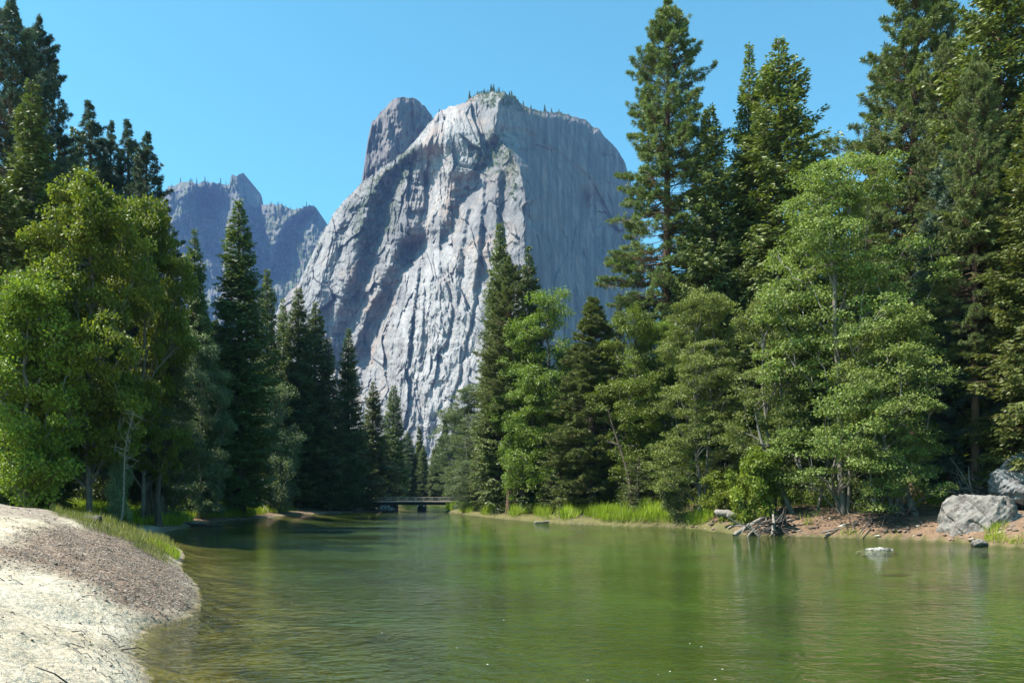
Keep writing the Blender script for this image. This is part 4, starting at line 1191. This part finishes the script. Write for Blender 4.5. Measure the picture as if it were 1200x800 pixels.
# single small pines along skylines
for px in [196, 199, 203, 207, 219, 224, 226, 232, 238, 241, 243, 246, 251, 256, 259, 263, 300, 305, 311, 316, 319, 325, 331, 338, 345, 351, 356, 359, 364]:
    px = px + 1.8 * r5.normal()
    x, y, z = surf_point(r_cols, r_top, r_Y, r_PY, px, -999)
    s = 0.9 + 2.0 * r5.random() ** 1.6
    plant('far_pine', 'pine_tree', x, y + 30, z - 6, s, s * 1.25, r5.random() * 6, 'tiny pine on the skyline of the far blue ridge', 'tree', 'tiny pines on the far ridge skyline')
cl = [551, 555, 558, 561, 565, 568, 571, 574, 578, 581, 584, 588, 592, 596, 600, 606, 514, 549, 554, 557, 560, 563, 566, 569, 573, 576, 579, 583, 586, 590, 594, 598, 602, 612, 618, 622, 626, 633, 637, 640, 646, 654]
for px in cl:
    x, y, z = surf_point(c_cols, c_top, c_Y, c_PY, px + r5.random(), -999)
    s = 0.6 + 0.9 * r5.random() ** 1.3
    plant('far_pine', 'pine_tree', x, y + 12, z - 2, s * 1.3, s * 1.2, r5.random() * 6, 'tiny pine on the flat top of the great cliff', 'tree', 'tiny pines on top of the cliff')

# brush on the ledges
pts = []
vegA = cliff_attrs(c_PX, c_PY)['veg']
cand = np.argwhere(vegA > 0.35)
sel = cand[r5.integers(0, len(cand), 1500)]
for i, j in sel:
    if pnoise(c_PX[i, j] * 0.16, c_PY[i, j] * 0.16, 120) < 0.05: continue
    Y = c_Y[i, j]; pts.append(((c_PX[i, j] - CX) / F * Y, Y - 1, HC + (YH - c_PY[i, j]) / F * Y))
for _ in range(140):      # thin line of shrubs down the left skyline of the cliff
    px = 345 + 165 * r5.random(); py = float(np.interp(px, c_cols, c_top)) + 1 + 10 * r5.random() ** 2
    pts.append(surf_point(c_cols, c_top, c_Y, c_PY, px, py))
for _ in range(260):
    px = 547 + 62 * r5.random() if r5.random() < 0.7 else 607 + 60 * r5.random(); py = float(np.interp(px, c_cols, c_top)) + 0.3 + 7 * r5.random() ** 2
    pts.append(surf_point(c_cols, c_top, c_Y, c_PY, px, py))
pts = np.array(pts)
nb = len(pts); m_ = 26; li = np.repeat(np.arange(nb), m_); k = len(li)
sz = (1.6 + 2.6 * r5.random(nb))[li]
C = pts[li] + norm(r5.normal(0, 1, (k, 3))) * (r5.random(k) ** 0.4 * sz)[:, None] * [1, 0.8, 0.9]
v, q = leaves(C, r5.normal(0, 1, (k, 3)), r5.normal(0, 1, (k, 3)), 1.5 * np.ones(k), 1.1 * np.ones(k))
tag(obj("ledge_brush_foliage", np_mesh("ledge_brush_foliage", v, q, M['dull'], False, r5.random(k))), 'dark green brush clinging to the ledges of the cliff', 'brush', kind='stuff')

# ------------------------------------------------------------------ grass
def grass(name, sel_fun, n, h, w, mat, label, box, seed):
    r = np.random.default_rng(seed)
    x = box[0] + (box[1] - box[0]) * r.random(n); y = box[2] + (box[3] - box[2]) * r.random(n)
    dl = seg_dist(x, y, LS); dr = seg_dist(x, y, RS); ins = inside(x, y, POLY)
    pr_ = sel_fun(x, y, dl, dr) * (~ins)
    keep = r.random(n) < pr_
    x, y = x[keep], y[keep]; z = ground(x, y) - 0.02
    k = len(x)
    hm = h * (0.45 + 0.8 * r.random(k)) * (0.65 + 0.8 * np.clip(0.5 + fbm(x * 0.5, y * 0.5, seed, 2), 0, 1))
    a = r.random(k) * 6.28
    D = np.stack([np.cos(a) * 0.35, np.sin(a) * 0.35, np.ones(k)], -1)
    D = norm(D + r.normal(0, 0.15, (k, 3)))
    v, q = leaves(np.stack([x, y, z], -1), D, np.stack([np.cos(a), np.sin(a), 0 * a], -1) + r.normal(0, .3, (k, 3)), hm, np.full(k, w))
    o = obj(name, np_mesh(name, v, q, M[mat], False, 0.6 * r.random(k) + 0.4 * np.clip(0.5 + pnoise(x * 0.4, y * 0.4, seed + 1), 0, 1)))
    tag(o, label, 'grass', kind='stuff'); return o


def g_right(x, y, dl, dr):
    right = dr < dl
    clump = sstep(-0.2, 0.15, pnoise(x * 0.33, y * 0.14, 131) + 0.35 * pnoise(x * 1.1, y * 0.6, 132))
    return right * (x < 19) * (x > -16) * sstep(0.0, 0.3, dr) * (1 - sstep(6.5, 10, dr)) * clump


grass("bright_grass", g_right, 330000, 1.15, 0.05, 'grass', 'bright yellow-green grass tufts on the low right bank', (-18, 20, 74, 175), 71)


grass("dry_bank_grass", g_right, 90000, 0.8, 0.05, 'drygrass', 'straw coloured stems among the bright grass of the right bank', (-18, 20, 74, 175), 79)


def g_left(x, y, dl, dr):
    left = dl < dr
    return left * sstep(0.5, 1.8, dl + 1.2 * pnoise(x * .2, y * .2, 78)) * (1 - sstep(14, 20, dl)) * sstep(66, 74, y) * sstep(-0.4, 0.1, pnoise(x * 0.15, y * 0.15, 133))


grass("shaded_grass", g_left, 330000, 1.05, 0.05, 'grass', 'green grass in tree shade on the left bank by the cove', (-75, -28, 56, 135), 72)


def interp_grid(field):
    F2 = field.reshape(ny_, nx_)
    def f(x, y):
        i = np.clip(np.searchsorted(ys, y) - 1, 0, ny_ - 2); j = np.clip(np.searchsorted(xs, x) - 1, 0, nx_ - 2)
        return F2[i, j]
    return f


zg = interp_grid(z_grassnear)
grass("crest_grass", lambda x, y, dl, dr: zg(x, y) * (dl < dr), 90000, 0.42, 0.022, 'drygrass', 'sparse green and straw grass along the crest of the sandy bank', (-42, -10, 20, 58), 73)


def g_sprigs(x, y, dl, dr):
    return (dl < dr) * sstep(0.1, 0.35, pnoise(x * 0.35, y * 0.35, 140)) * 0.035


grass("sand_sprigs_grass", g_sprigs, 60000, 0.12, 0.010, 'drygrass', 'tiny dry sprigs scattered over the pale sand', (-30, 0, 6, 45), 74)
grass("spit_grass", lambda x, y, dl, dr: (dl < dr) * (np.hypot((x + 16.6), (y - 38.5)) < 1.2 + 0.6 * pnoise(x, y, 5)) * 1.0, 60000, 0.3, 0.02, 'grass', 'small green grass patch behind the pebbly tongue of the beach', (-22, -12, 32, 44), 75)
grass("bank_grass", lambda x, y, dl, dr: (dr < dl) * (x > 23) * (1 - sstep(0.8, 2.2, dr)) * sstep(0.0, 0.3, pnoise(x * 0.35, y * 0.3, 141)), 60000, 0.6, 0.03, 'grass', 'green grass tufts hanging at the water edge left of the boulders', (22, 36, 48, 68), 76)

# gravel: small stones over the brown band and a few over the sand
def stones(name, fun, n, s0, s1, label, box, seed, mat):
    r = np.random.default_rng(seed)
    x = box[0] + (box[1] - box[0]) * r.random(n); y = box[2] + (box[3] - box[2]) * r.random(n)
    keep = r.random(n) < fun(x, y); x, y = x[keep], y[keep]; k = len(x); z = ground(x, y)
    base = np.array([(1, 0, 0), (0, 1, 0), (-1, 0, 0), (0, -1, 0), (0, 0, 1), (0, 0, -1)], float)
    f = np.array([(0, 1, 4), (1, 2, 4), (2, 3, 4), (3, 0, 4), (1, 0, 5), (2, 1, 5), (3, 2, 5), (0, 3, 5)])
    s = s0 + (s1 - s0) * r.random(k) ** 3
    V = base[None] * (1 + 0.3 * r.normal(0, 1, (k, 6, 3)))
    V = V * s[:, None, None] * np.array([1.25, 1.0, 0.55])
    a = r.random(k) * 6.28; ca, sa_ = np.cos(a)[:, None], np.sin(a)[:, None]
    Vx = V[:, :, 0] * ca - V[:, :, 1] * sa_; Vy = V[:, :, 0] * sa_ + V[:, :, 1] * ca
    V = np.stack([Vx + x[:, None], Vy + y[:, None], V[:, :, 2] + z[:, None] + s[:, None] * 0.12], -1)
    q = (f[None] + (np.arange(k) * 6)[:, None, None]).reshape(-1, 3)
    o = obj(name, np_mesh(name, V.reshape(-1, 3), q, mat, False, np.repeat(r.random(k), 8)))
    tag(o, label, 'gravel', kind='stuff')


def stone_mat():
    m, nt = newmat("river_pebbles")
    c = ramp(nt, attr(nt, "rnd"), [(0.0, (0.075, 0.055, 0.04)), (0.45, (0.19, 0.135, 0.10)), (0.8, (0.28, 0.215, 0.17)), (1.0, (0.50, 0.44, 0.38))])
    p = N(nt, "ShaderNodeBsdfPrincipled"); p.inputs["Roughness"].default_value = 0.85; nt.links.new(c, p.inputs["Base Color"])
    o = N(nt, "ShaderNodeOutputMaterial"); nt.links.new(p.outputs[0], o.inputs[0]); return m


zgr = interp_grid(z_gravel)
m_st = stone_mat()
stones("gravel", lambda x, y: zgr(x, y), 300000, 0.007, 0.034, 'brown and grey pebbles spread over the beach tongue', (-34, -6, 14, 46), 81, m_st)
stones("scattered_pebbles", lambda x, y: 0.12 * (~inside(x, y, POLY)), 30000, 0.012, 0.05, 'small dark pebbles and bark bits over the pale sand', (-30, 0, 6, 45), 82, m_st)
stones("bank_rubble", lambda x, y: 0.5 * (~inside(x, y, POLY)) * (seg_dist(x, y, RS) < 2.5), 12000, 0.04, 0.30, 'pebbles and clods along the foot of the right bank', (16, 46, 40, 84), 83, m_st)

# fallen twigs on sand and duff
def twigs(name, fun, n, l0, l1, box, seed, mat, label, rad=0.012, up=0.1):
    r = np.random.default_rng(seed)
    x = box[0] + (box[1] - box[0]) * r.random(n); y = box[2] + (box[3] - box[2]) * r.random(n)
    keep = r.random(n) < fun(x, y); x, y = x[keep], y[keep]; k = len(x); z = ground(x, y)
    a = r.random(k) * 6.28; l = l0 + (l1 - l0) * r.random(k) ** 2
    e = np.stack([x + np.cos(a) * l, y + np.sin(a) * l], -1); ze = ground(e[:, 0], e[:, 1])
    p0 = np.stack([x, y, z + 0.01], -1); p2 = np.stack([e[:, 0], e[:, 1], np.maximum(ze, 0) + 0.01 + up * l * r.random(k)], -1)
    p1 = (p0 + p2) / 2 + np.stack([r.normal(0, 0.08, k) * l, r.normal(0, 0.08, k) * l, 0.03 + 0.05 * l * r.random(k)], -1)
    v, q = tubes(np.stack([p0, p1, p2], 1), np.stack([np.full(k, rad), np.full(k, rad * 0.8), np.full(k, rad * 0.4)], 1) * (0.6 + 0.8 * r.random((k, 1))), 4)
    tag(obj(name, np_mesh(name, v, q, mat, True)), label, 'twigs', kind='stuff')


twigs("sand_twig_debris", lambda x, y: 0.5 * (~inside(x, y, POLY)), 1500, 0.06, 0.6, (-26, -2, 6, 44), 91, M['darkwood'], 'thin dark twigs scattered over the sand and pebbles', 0.011)
twigs("shore_wrack_debris", lambda x, y: (~inside(x, y, POLY)) * (seg_dist(x, y, LS) < 0.9 + 0.5 * pnoise(x, y, 9)) * (y < 22), 3000, 0.02, 0.20, (-11, -2, 6, 24), 95, M['darkwood'], 'line of dark bark bits and twigs washed up along the sand edge', 0.006)
twigs("bank_twig_debris", lambda x, y: (~inside(x, y, POLY)) * (seg_dist(x, y, RS) < 6), 700, 0.4, 2.4, (4, 46, 42, 98), 92, M['driftwood'], 'grey dead twigs littering the right bank', 0.022, 0.35)
twigs("cove_twig_debris", lambda x, y: (~inside(x, y, POLY)) * (seg_dist(x, y, LS) < 8), 300, 0.4, 2.0, (-60, -28, 62, 140), 93, M['driftwood'], 'pale dead twigs littering the shaded left bank', 0.02, 0.3)

# ------------------------------------------------------------------ boulders
def boulder(name, x, y, z, size, seed, mat, label, cuts=9, flat=None, rz=0.0, cat='boulder', group=None, planes=None):
    import bmesh
    bm = bmesh.new()
    bmesh.ops.create_icosphere(bm, subdivisions=6, radius=1.0)
    V = np.array([v.co[:] for v in bm.verts])
    r = np.random.default_rng(seed)
    # cut the ball down by random planes, so that it becomes a faceted block
    nrm = norm(r.normal(0, 1, (cuts, 3))); dd = 0.55 + 0.25 * r.random(cuts)
    if planes:
        nrm = norm(np.array([p[:3] for p in planes], float)); dd = np.array([p[3] for p in planes])
    for n_, d_ in zip(nrm, dd):
        s = V @ n_ - d_
        V = V - np.where(s > 0, s * 0.93, 0)[:, None] * n_
    n3 = (pnoise(V[:, 0] * 2.3 + seed, V[:, 1] * 2.3 + V[:, 2] * 1.7, seed) + 0.5 * pnoise(V[:, 2] * 4.7, V[:, 0] * 4.7 + V[:, 1] * 3, seed + 1) + 0.3 * pnoise(V[:, 1] * 11 + V[:, 2] * 7, V[:, 0] * 11 - V[:, 2] * 8, seed + 2))
    cr = np.abs(pnoise(V[:, 0] * 1.6 + V[:, 2] * 1.1, V[:, 1] * 1.6 - V[:, 2] * 1.3 + seed, seed + 4))
    V = V * (1 + 0.11 * n3 - 0.12 * np.exp(-(cr / 0.035) ** 2))[:, None]
    V = V * np.array(size) / 2
    for v_, c in zip(bm.verts, V): v_.co = c
    me = bpy.data.meshes.new(name); bm.to_mesh(me); bm.free()
    me.materials.append(mat)
    o = obj(name, me, None, (x, y, z)); o.rotation_euler = (0, 0, rz)
    tag(o, label, cat, group)
    return o


def boulder_mat(name, a, b, c, wet=0.85):
    m, nt = newmat(name)
    tc = N(nt, "ShaderNodeTexCoord"); ob = tc.outputs["Object"]
    n1 = noise(nt, ob, 0.9, 6, 0.65, 0.5); n2 = noise(nt, ob, 7, 5, 0.7); n3 = noise(nt, ob, 45, 2, 0.6)
    col = ramp(nt, math_(nt, 'ADD', math_(nt, 'MULTIPLY', n1, 0.55), math_(nt, 'MULTIPLY', n2, 0.45)), [(0.34, a), (0.5, b), (0.64, c)])
    col = mixc(nt, math_(nt, 'MULTIPLY', n3, 0.35), col, (0.12, 0.11, 0.10))
    lc = ramp(nt, noise(nt, ob, 2.2, 5, 0.7, 0.8), [(0.51, (0, 0, 0)), (0.58, (0.8, 0.8, 0.8))])
    col = mixc(nt, lc, col, (0.075, 0.066, 0.06))
    ge = N(nt, "ShaderNodeNewGeometry"); sx = N(nt, "ShaderNodeSeparateXYZ"); nt.links.new(ge.outputs["Position"], sx.inputs[0])
    wetb = ramp(nt, math_(nt, 'ADD', sx.outputs[2], math_(nt, 'MULTIPLY', n2, 0.3)), [(0.20, (wet, wet, wet)), (0.36, (0, 0, 0))])
    col = mixc(nt, wetb, col, (0.04, 0.036, 0.03))
    p = N(nt, "ShaderNodeBsdfPrincipled"); p.inputs["Roughness"].default_value = 0.9; p.inputs["Specular IOR Level"].default_value = 0.25
    nt.links.new(col, p.inputs["Base Color"])
    bp_ = N(nt, "ShaderNodeBump"); bp_.inputs["Strength"].default_value = 0.7; bp_.inputs["Distance"].default_value = 0.06
    nt.links.new(math_(nt, 'ADD', n2, math_(nt, 'MULTIPLY', n3, 0.3)), bp_.inputs["Height"]); nt.links.new(bp_.outputs[0], p.inputs["Normal"])
    o = N(nt, "ShaderNodeOutputMaterial"); nt.links.new(p.outputs[0], o.inputs[0]); return m


m_bo = boulder_mat("weathered_boulder", (0.11, 0.097, 0.088), (0.20, 0.182, 0.165), (0.31, 0.29, 0.27))
m_bog = boulder_mat("grey_boulder", (0.13, 0.13, 0.135), (0.20, 0.20, 0.205), (0.30, 0.30, 0.305))
x, y = G(1152, 634)
boulder("boulder", x, y - 0.2, 0.95, (6.3, 4.8, 7.4), 5, m_bo, 'big faceted tan-grey boulder standing at the water edge', planes=[(-0.55, -0.55, 0.62, 0.50), (0.2, -0.9, 0.25, 0.62), (0.1, 0.1, 1, 0.56), (-1, -0.2, 0.1, 0.72), (0.75, -0.55, 0.35, 0.66), (0.9, 0.3, 0.2, 0.7), (0.35, -0.7, -0.6, 0.62), (-0.1, -0.95, -0.15, 0.7)])
bx, by, bz = P(1210, 566, 57)
boulder("boulder", bx, by, bz, (5.6, 4.6, 4.4), 9, m_bog, 'smooth rounded light grey boulder higher on the bank at the right edge', cuts=5)
bx, by, bz = P(1150, 574, 62)
boulder("boulder", bx, by, bz, (4.6, 3.0, 2.2), 12, boulder_mat("dark_boulder", (0.05, 0.045, 0.045), (0.11, 0.10, 0.10), (0.25, 0.24, 0.23)), 'low dark craggy boulder on top of the bank behind the big faceted one', cuts=12)
x, y = G(1026, 643)
boulder("river_rock", x, y, -0.22, (2.5, 1.6, 0.66), 15, boulder_mat("bleached_rock", (0.27, 0.255, 0.235), (0.38, 0.36, 0.335), (0.50, 0.48, 0.45), 0.0), 'low white rock breaking the water surface left of the boulders', cuts=3, cat='rock')
for (px, py, s, lb) in [(1148, 640, 1.0, 'small pale stone at the foot of the big faceted boulder'), (1178, 637, 1.6, 'rounded stone half in water right of the big boulder'), (1172, 600, 1.2, 'tan stone in the rubble above the right end of the big boulder'), (1189, 607, 1.4, 'reddish stone in the rubble under the grey boulder'), (1195, 628, 1.3, 'stone at the right edge just above the water')]:
    x, y = G(px, max(py, 636)); z = 0.15
    if py < 620: x, y, z = P(px, py, 54)
    boulder("stone", x, y, z, (s, s * 0.8, s * 0.6), int(px), m_bo, lb, cuts=5, cat='stone', group='stones by the boulders')

# ------------------------------------------------------------------ driftwood, logs, roots
def log_obj(name, pts, r0, r1, mat, label, cat='log', limbs=(), seed=0):
    p = np.array(pts, float); K = len(p)
    t = np.linspace(0, 1, K)
    tt = np.linspace(0, 1, K * 5)
    fine = np.stack([np.interp(tt, t, p[:, i]) for i in range(3)], -1)
    fine += 0.10 * r0 * np.random.default_rng(seed).normal(0, 1, fine.shape)
    rad = r0 + (r1 - r0) * tt
    rad = rad * (1 + 0.04 * np.random.default_rng(seed + 1).normal(0, 1, rad.shape))
    rad[0] *= 0.5; rad[-1] *= 0.4
    parts = [tubes(fine[None], rad[None], 9)]
    r = np.random.default_rng(seed + 2)
    for (f0, dx, dy, dz, rr_) in limbs:
        b = np.array([np.interp(f0, t, p[:, i]) for i in range(3)]); e = b + np.array([dx, dy, dz])
        m1 = b + np.array([dx, dy, dz]) * 0.5 + r.normal(0, 0.08, 3)
        parts.append(tubes(np.array([[b, m1, e]]), np.array([[rr_, rr_ * 0.75, rr_ * 0.25]]), 6))
    v, q = merge(parts)
    return tag(obj(name, np_mesh(name, v, q, mat, True)), label, cat)


def Q(px, py, Y): return P(px, py, Y)
log_obj("driftwood_log", [Q(860, 627, 62.5), Q(885, 612, 64), Q(908, 598, 66)], 0.20, 0.13, M['driftwood'], 'bleached driftwood log slanting from the bank into the water', seed=1)
log_obj("driftwood_log", [Q(838, 601, 68), Q(852, 601, 67.5), Q(866, 606, 67)], 0.32, 0.28, M['driftwood'], 'thick short grey log lying under the leafy shrub', seed=2)
log_obj("driftwood_branch", [Q(966, 629, 60), Q(990, 610, 62), Q(1012, 596, 64)], 0.11, 0.05, M['driftwood'], 'thin bare branch slanting over the red-brown bank', 'branch', [(0.3, -1.2, 0, -0.4, 0.05), (0.6, 0.9, 0, 0.3, 0.04)], seed=3)
log_obj("driftwood_branch", [Q(962, 624, 60), Q(985, 619, 60.5), Q(1010, 612, 62)], 0.08, 0.04, M['driftwood'], 'second thin branch lying just under the slanting one', 'branch', [(0.5, 0.4, 0, 0.5, 0.03)], seed=4)
log_obj("driftwood_log", [Q(905, 626, 61.5), Q(907, 612, 62), Q(906, 602, 62.5)], 0.13, 0.09, M['driftwood'], 'upright grey stub standing in the root tangle', 'branch', seed=5)
log_obj("driftwood_log", [Q(625, 612.5, 91), Q(645, 611, 92), Q(662, 610, 92)], 0.15, 0.12, M['driftwood'], 'pale slim log floating at the grassy right bank', seed=6)
log_obj("driftwood_log", [Q(648, 603, 97), Q(655, 600, 98), Q(660, 597, 99)], 0.12, 0.08, M['driftwood'], 'short pale log on the grass above the floating one', seed=16)
log_obj("driftwood_snag", [Q(655, 609, 91), Q(664, 610, 91), Q(672, 613, 91)], 0.28, 0.16, M['driftwood'], 'white forked snag at the grass edge', 'snag', [(0.2, -0.3, 0, 0.8, 0.09), (0.6, 0.9, 0, 0.5, 0.08)], seed=7)
log_obj("driftwood_snag", [Q(684, 613, 89), Q(700, 614, 89), Q(712, 612, 89)], 0.16, 0.08, M['driftwood'], 'grey many-branched snag under the bright grass clump', 'snag', [(0.3, -0.7, 0, 0.6, 0.06), (0.5, 0.6, 0, 0.9, 0.06), (0.8, 0.9, 0, 0.4, 0.05), (0.1, -0.9, 0, 0.3, 0.05)], seed=8)
log_obj("sunken_log", [Q(205, 613.5, 84), Q(235, 615, 82), Q(262, 616, 82)], 0.25, 0.13, M['darkwood'], 'dark half sunken log reaching from the cove into the water', 'log', [(0.8, 0.8, 0, 0.4, 0.05)], seed=9)
xx, yy, zz = P(108, 621, 39)
zz = gz(xx, yy)
log_obj("wood_block", [(xx - 0.35, yy, zz + 0.12), (xx, yy, zz + 0.14), (xx + 0.5, yy - .1, zz + 0.12)], 0.20, 0.19, M['darkwood'], 'short dark log chunk at the edge of the crest grass', 'log', seed=10)
log_obj("dead_branch", [Q(308, 560, 122), Q(312, 577, 121), Q(304, 586, 120), Q(316, 601, 119)], 0.13, 0.07, M['driftwood'], 'bare white crooked branch under the dark firs of the left bank', 'branch', [(0.3, 1.4, 0, -1.0, 0.05), (0.5, -1.3, 0, 0.3, 0.05), (0.6, 1.8, 0, -1.0, 0.04)], seed=11)

# root tangle and rootwad: many bent grey roots each from one mass
def tangle(name, c, n, rx, rz_, r, mat, label, seed, cat='roots'):
    g = np.random.default_rng(seed)
    p0 = np.array(c) + g.normal(0, 1, (n, 3)) * [rx * .3, 0.4, rz_ * 0.3]
    d = norm(g.normal(0, 1, (n, 3)) * [1, 0.4, 0.55])
    l = rx * (0.5 + g.random(n))[:, None]
    p1 = p0 + d * l * 0.5 + g.normal(0, 0.12, (n, 3)); p2 = p0 + d * l + g.normal(0, 0.15, (n, 3)) - [0, 0, 0.1]
    rad = r * (0.4 + 0.9 * g.random(n))[:, None] * np.array([[1, 0.75, 0.3]])
    v, q = tubes(np.stack([p0, p1, p2], 1), rad, 6)
    return tag(obj(name, np_mesh(name, v, q, mat, True)), label, cat)


tangle("root_tangle", P(912, 616, 62.5), 60, 1.5, 1.0, 0.10, M['darkwood'], 'dark tangle of dead roots around the upright stub at the water edge', 1)
tangle("root_tangle", P(885, 620, 63), 24, 1.3, 0.7, 0.07, M['driftwood'], 'loose pale roots left of the dark tangle', 2)
tangle("root_tangle", P(1040, 606, 59), 46, 2.4, 1.2, 0.06, M['darkwood'], 'dark hanging roots on the shaded bank below the slant-stemmed alder', 3)
tangle("root_tangle", P(1138, 573, 60.5), 50, 1.8, 0.9, 0.07, M['driftwood'], 'grey rootwad lying above the big faceted boulder', 5)
tangle("root_tangle", P(700, 613, 88.5), 30, 1.4, 0.5, 0.05, M['driftwood'], 'thin grey sticks tangled around the many-branched snag', 6)

# bare stems: dead shrub and leaning trunks
def bare_tree(name, base, top, r0, mat, label, seed, n=14, spread=1.6):
    g = np.random.default_rng(seed); base = (base[0], base[1], gz(base[0], base[1]) - 0.15); b = np.array(base); t = np.array(top)
    K = 7; tt = np.linspace(0, 1, K)
    L = np.linalg.norm(t - b)
    main = b + (t - b) * tt[:, None] + np.stack([0.03 * L * np.sin(tt * 5 + seed), 0 * tt, 0 * tt], -1)
    root = empty(name, base); tag(root, label, 'dead tree' if 'dead' in name else 'tree')
    v, q = tubes(main[None] - b, (r0 * (1 - 0.75 * tt))[None], 8)
    obj("trunk", np_mesh("trunk", v, q, mat, True), root)
    f = 0.45 + 0.55 * g.random(n); o_ = b + (t - b) * f[:, None]
    d = norm(g.normal(0, 1, (n, 3)) * [1, 0.7, 0.5] + [0, 0, 0.55]); l = spread * (0.4 + g.random(n))[:, None]
    p1 = o_ + d * l * 0.5 + g.normal(0, 0.1, (n, 3)) * l * .3; p2 = o_ + d * l + g.normal(0, 0.15, (n, 3)) * l * .3
    v, q = tubes(np.stack([o_, p1, p2], 1) - b, r0 * 0.42 * np.array([[1, 0.7, 0.25]]) * (0.5 + 0.7 * g.random((n, 1))), 5)
    obj("bare_branches", np_mesh("bare_branches", v, q, mat, True), root)
    return root


bare_tree("dead_tree", P(136, 532, 62), P(158, 482, 62), 0.07, M['driftwood'], 'bleached bare dead shrub in the shade behind the cove', 1, 26, 1.4)
xg = (915 - CX) / F * 66
bare_tree("leaning_tree", P(925, 598, 66), P(880, 470, 68), 0.24, M['bark_alder'], 'leaning pale trunk rising behind the bright broad-leaved shrub', 2, 10, 2.2)
bare_tree("leaning_tree", P(1072, 583, 60), P(1035, 455, 62), 0.30, M['bark_alder'], 'thick pale slanting trunk left of the big boulder', 3, 10, 2.2)
bare_tree("leaning_tree", P(1060, 585, 60.5), P(1050, 500, 61), 0.22, M['bark_alder'], 'short dark-based trunk beside the thick slanting one', 4, 8, 1.6)
bare_tree("leaning_tree", P(962, 592, 66), P(972, 480, 66), 0.15, M['bark_alder'], 'thin pale upright trunk between the root tangle and the slanting pair', 5, 8, 1.6)
bare_tree("leaning_tree", P(742, 600, 87), P(716, 478, 89), 0.26, M['bark_fir'], 'dark leaning trunk right of the dense young pine', 6, 8, 2.0)
bare_tree("cove_tree", P(170, 606, 74), P(168, 520, 75), 0.30, M['bark_fir'], 'first of three dark trunks standing on the cove sand, furthest from the water', 7, 6, 1.8)
bare_tree("cove_tree", P(177, 606, 74.5), P(180, 520, 76), 0.24, M['bark_fir'], 'middle and thinnest of three dark trunks on the cove sand', 8, 9, 1.8)
bare_tree("cove_tree", P(185, 608, 73), P(192, 515, 75), 0.36, M['bark_fir'], 'thickest of three dark trunks on the cove sand, nearest the water', 9, 6, 1.8)

# ------------------------------------------------------------------ the bridge
def box_part(name, parent, c, s, mat):
    import bmesh
    bm = bmesh.new(); bmesh.ops.create_cube(bm, size=1.0)
    for v_ in bm.verts: v_.co = Vector((c[0] + v_.co.x * s[0], c[1] + v_.co.y * s[1], c[2] + v_.co.z * s[2]))
    bmesh.ops.bevel(bm, geom=bm.edges[:], offset=min(s) * 0.08, segments=1, affect='EDGES')
    me = bpy.data.meshes.new(name); bm.to_mesh(me); bm.free(); me.materials.append(mat)
    return obj(name, me, parent)


BY = 158.0
bxl, _, _ = P(424, 590, BY); bxr, _, _ = P(547, 590, BY)
bcx = (bxl + bxr) / 2; bw = bxr - bxl
br = empty("footbridge", (bcx, BY, 0)); tag(br, 'long low timber bridge on dark piers across the far end of the river', 'bridge')
zd = HC + (YH - 587.5) / F * BY
box_part("deck", br, (0, 0, zd), (bw, 4.0, 0.28), M['bridge_wood'])
box_part("girder", br, (0, -1.7, zd - 0.40), (bw - 0.5, 0.3, 0.5), M['bridge_pier'])
box_part("girder", br, (0, 1.7, zd - 0.40), (bw - 0.5, 0.3, 0.5), M['bridge_pier'])
for yy_ in (-1.9, 1.9):
    box_part("handrail", br, (0, yy_, zd + 0.84), (bw, 0.16, 0.14), M['bridge_wood'])
    box_part("lower_rail", br, (0, yy_, zd + 0.48), (bw, 0.10, 0.16), M['bridge_wood'])
    for k in range(13):
        box_part("rail_post", br, (-bw / 2 + 0.3 + k * (bw - 0.6) / 12, yy_, zd + 0.45), (0.16, 0.15, 0.66), M['bridge_wood'])
for px_ in (461, 494.5, 535):
    xx = (px_ - CX) / F * BY - bcx
    p_ = box_part("pier", br, (xx, 0, (zd - 0.7) / 2 - 0.5), (1.5, 3.4, zd - 0.7 + 1.0), M['bridge_pier'])
    for s_ in (-0.62, 0.62):
        if px_ == 461 and s_ > 0: continue
        box_part("pile_cap", p_, (xx + s_, -1.86, zd - 0.85), (0.30, 0.24, 0.34), M['bridge_cap'])

# rocks around the bridge ends
for i, (px, py, s, lb) in enumerate([(400, 598, 3.4, 'grey rock on the left shore short of the bridge, under dark firs'), (418, 597, 2.6, 'tan rock next to the grey one short of the bridge'), (450, 596, 2.6, 'pale rock under the left end of the bridge'), (458, 597, 1.8, 'smaller white rock beside the left bridge pier')]):
    x, y, z = P(px, py, 150)
    boulder("rock", x, y, z, (s, s * 0.8, s * 0.5), 40 + i, m_bo, lb, cuts=6, cat='rock', group='rocks near the bridge')

# ------------------------------------------------------------------ haze
hz_m, nt = newmat("valley_haze")
pv = N(nt, "ShaderNodeVolumePrincipled")
pv.inputs["Color"].default_value = (0.26, 0.45, 1.0, 1)
pv.inputs["Density"].default_value = 0.00005
pv.inputs["Anisotropy"].default_value = 0.0
o_ = N(nt, "ShaderNodeOutputMaterial"); nt.links.new(pv.outputs[0], o_.inputs["Volume"])
x0, x1, y0, y1, z0, z1 = -6100, 6100, -400, 6500, -3.2, 1900
hv = [(x0, y0, z0), (x1, y0, z0), (x1, y1, z0), (x0, y1, z0), (x0, y0, z1), (x1, y0, z1), (x1, y1, z1), (x0, y1, z1)]
hq = [(0, 3, 2, 1), (4, 5, 6, 7), (0, 1, 5, 4), (1, 2, 6, 5), (2, 3, 7, 6), (3, 0, 4, 7)]
tag(obj("haze", np_mesh("haze", hv, hq, hz_m)), kind="stuff", label="thin blue summer haze filling the valley", cat="haze")
for k_, p_ in PR.items():
    print("PROTO", k_, p_.get('n'))
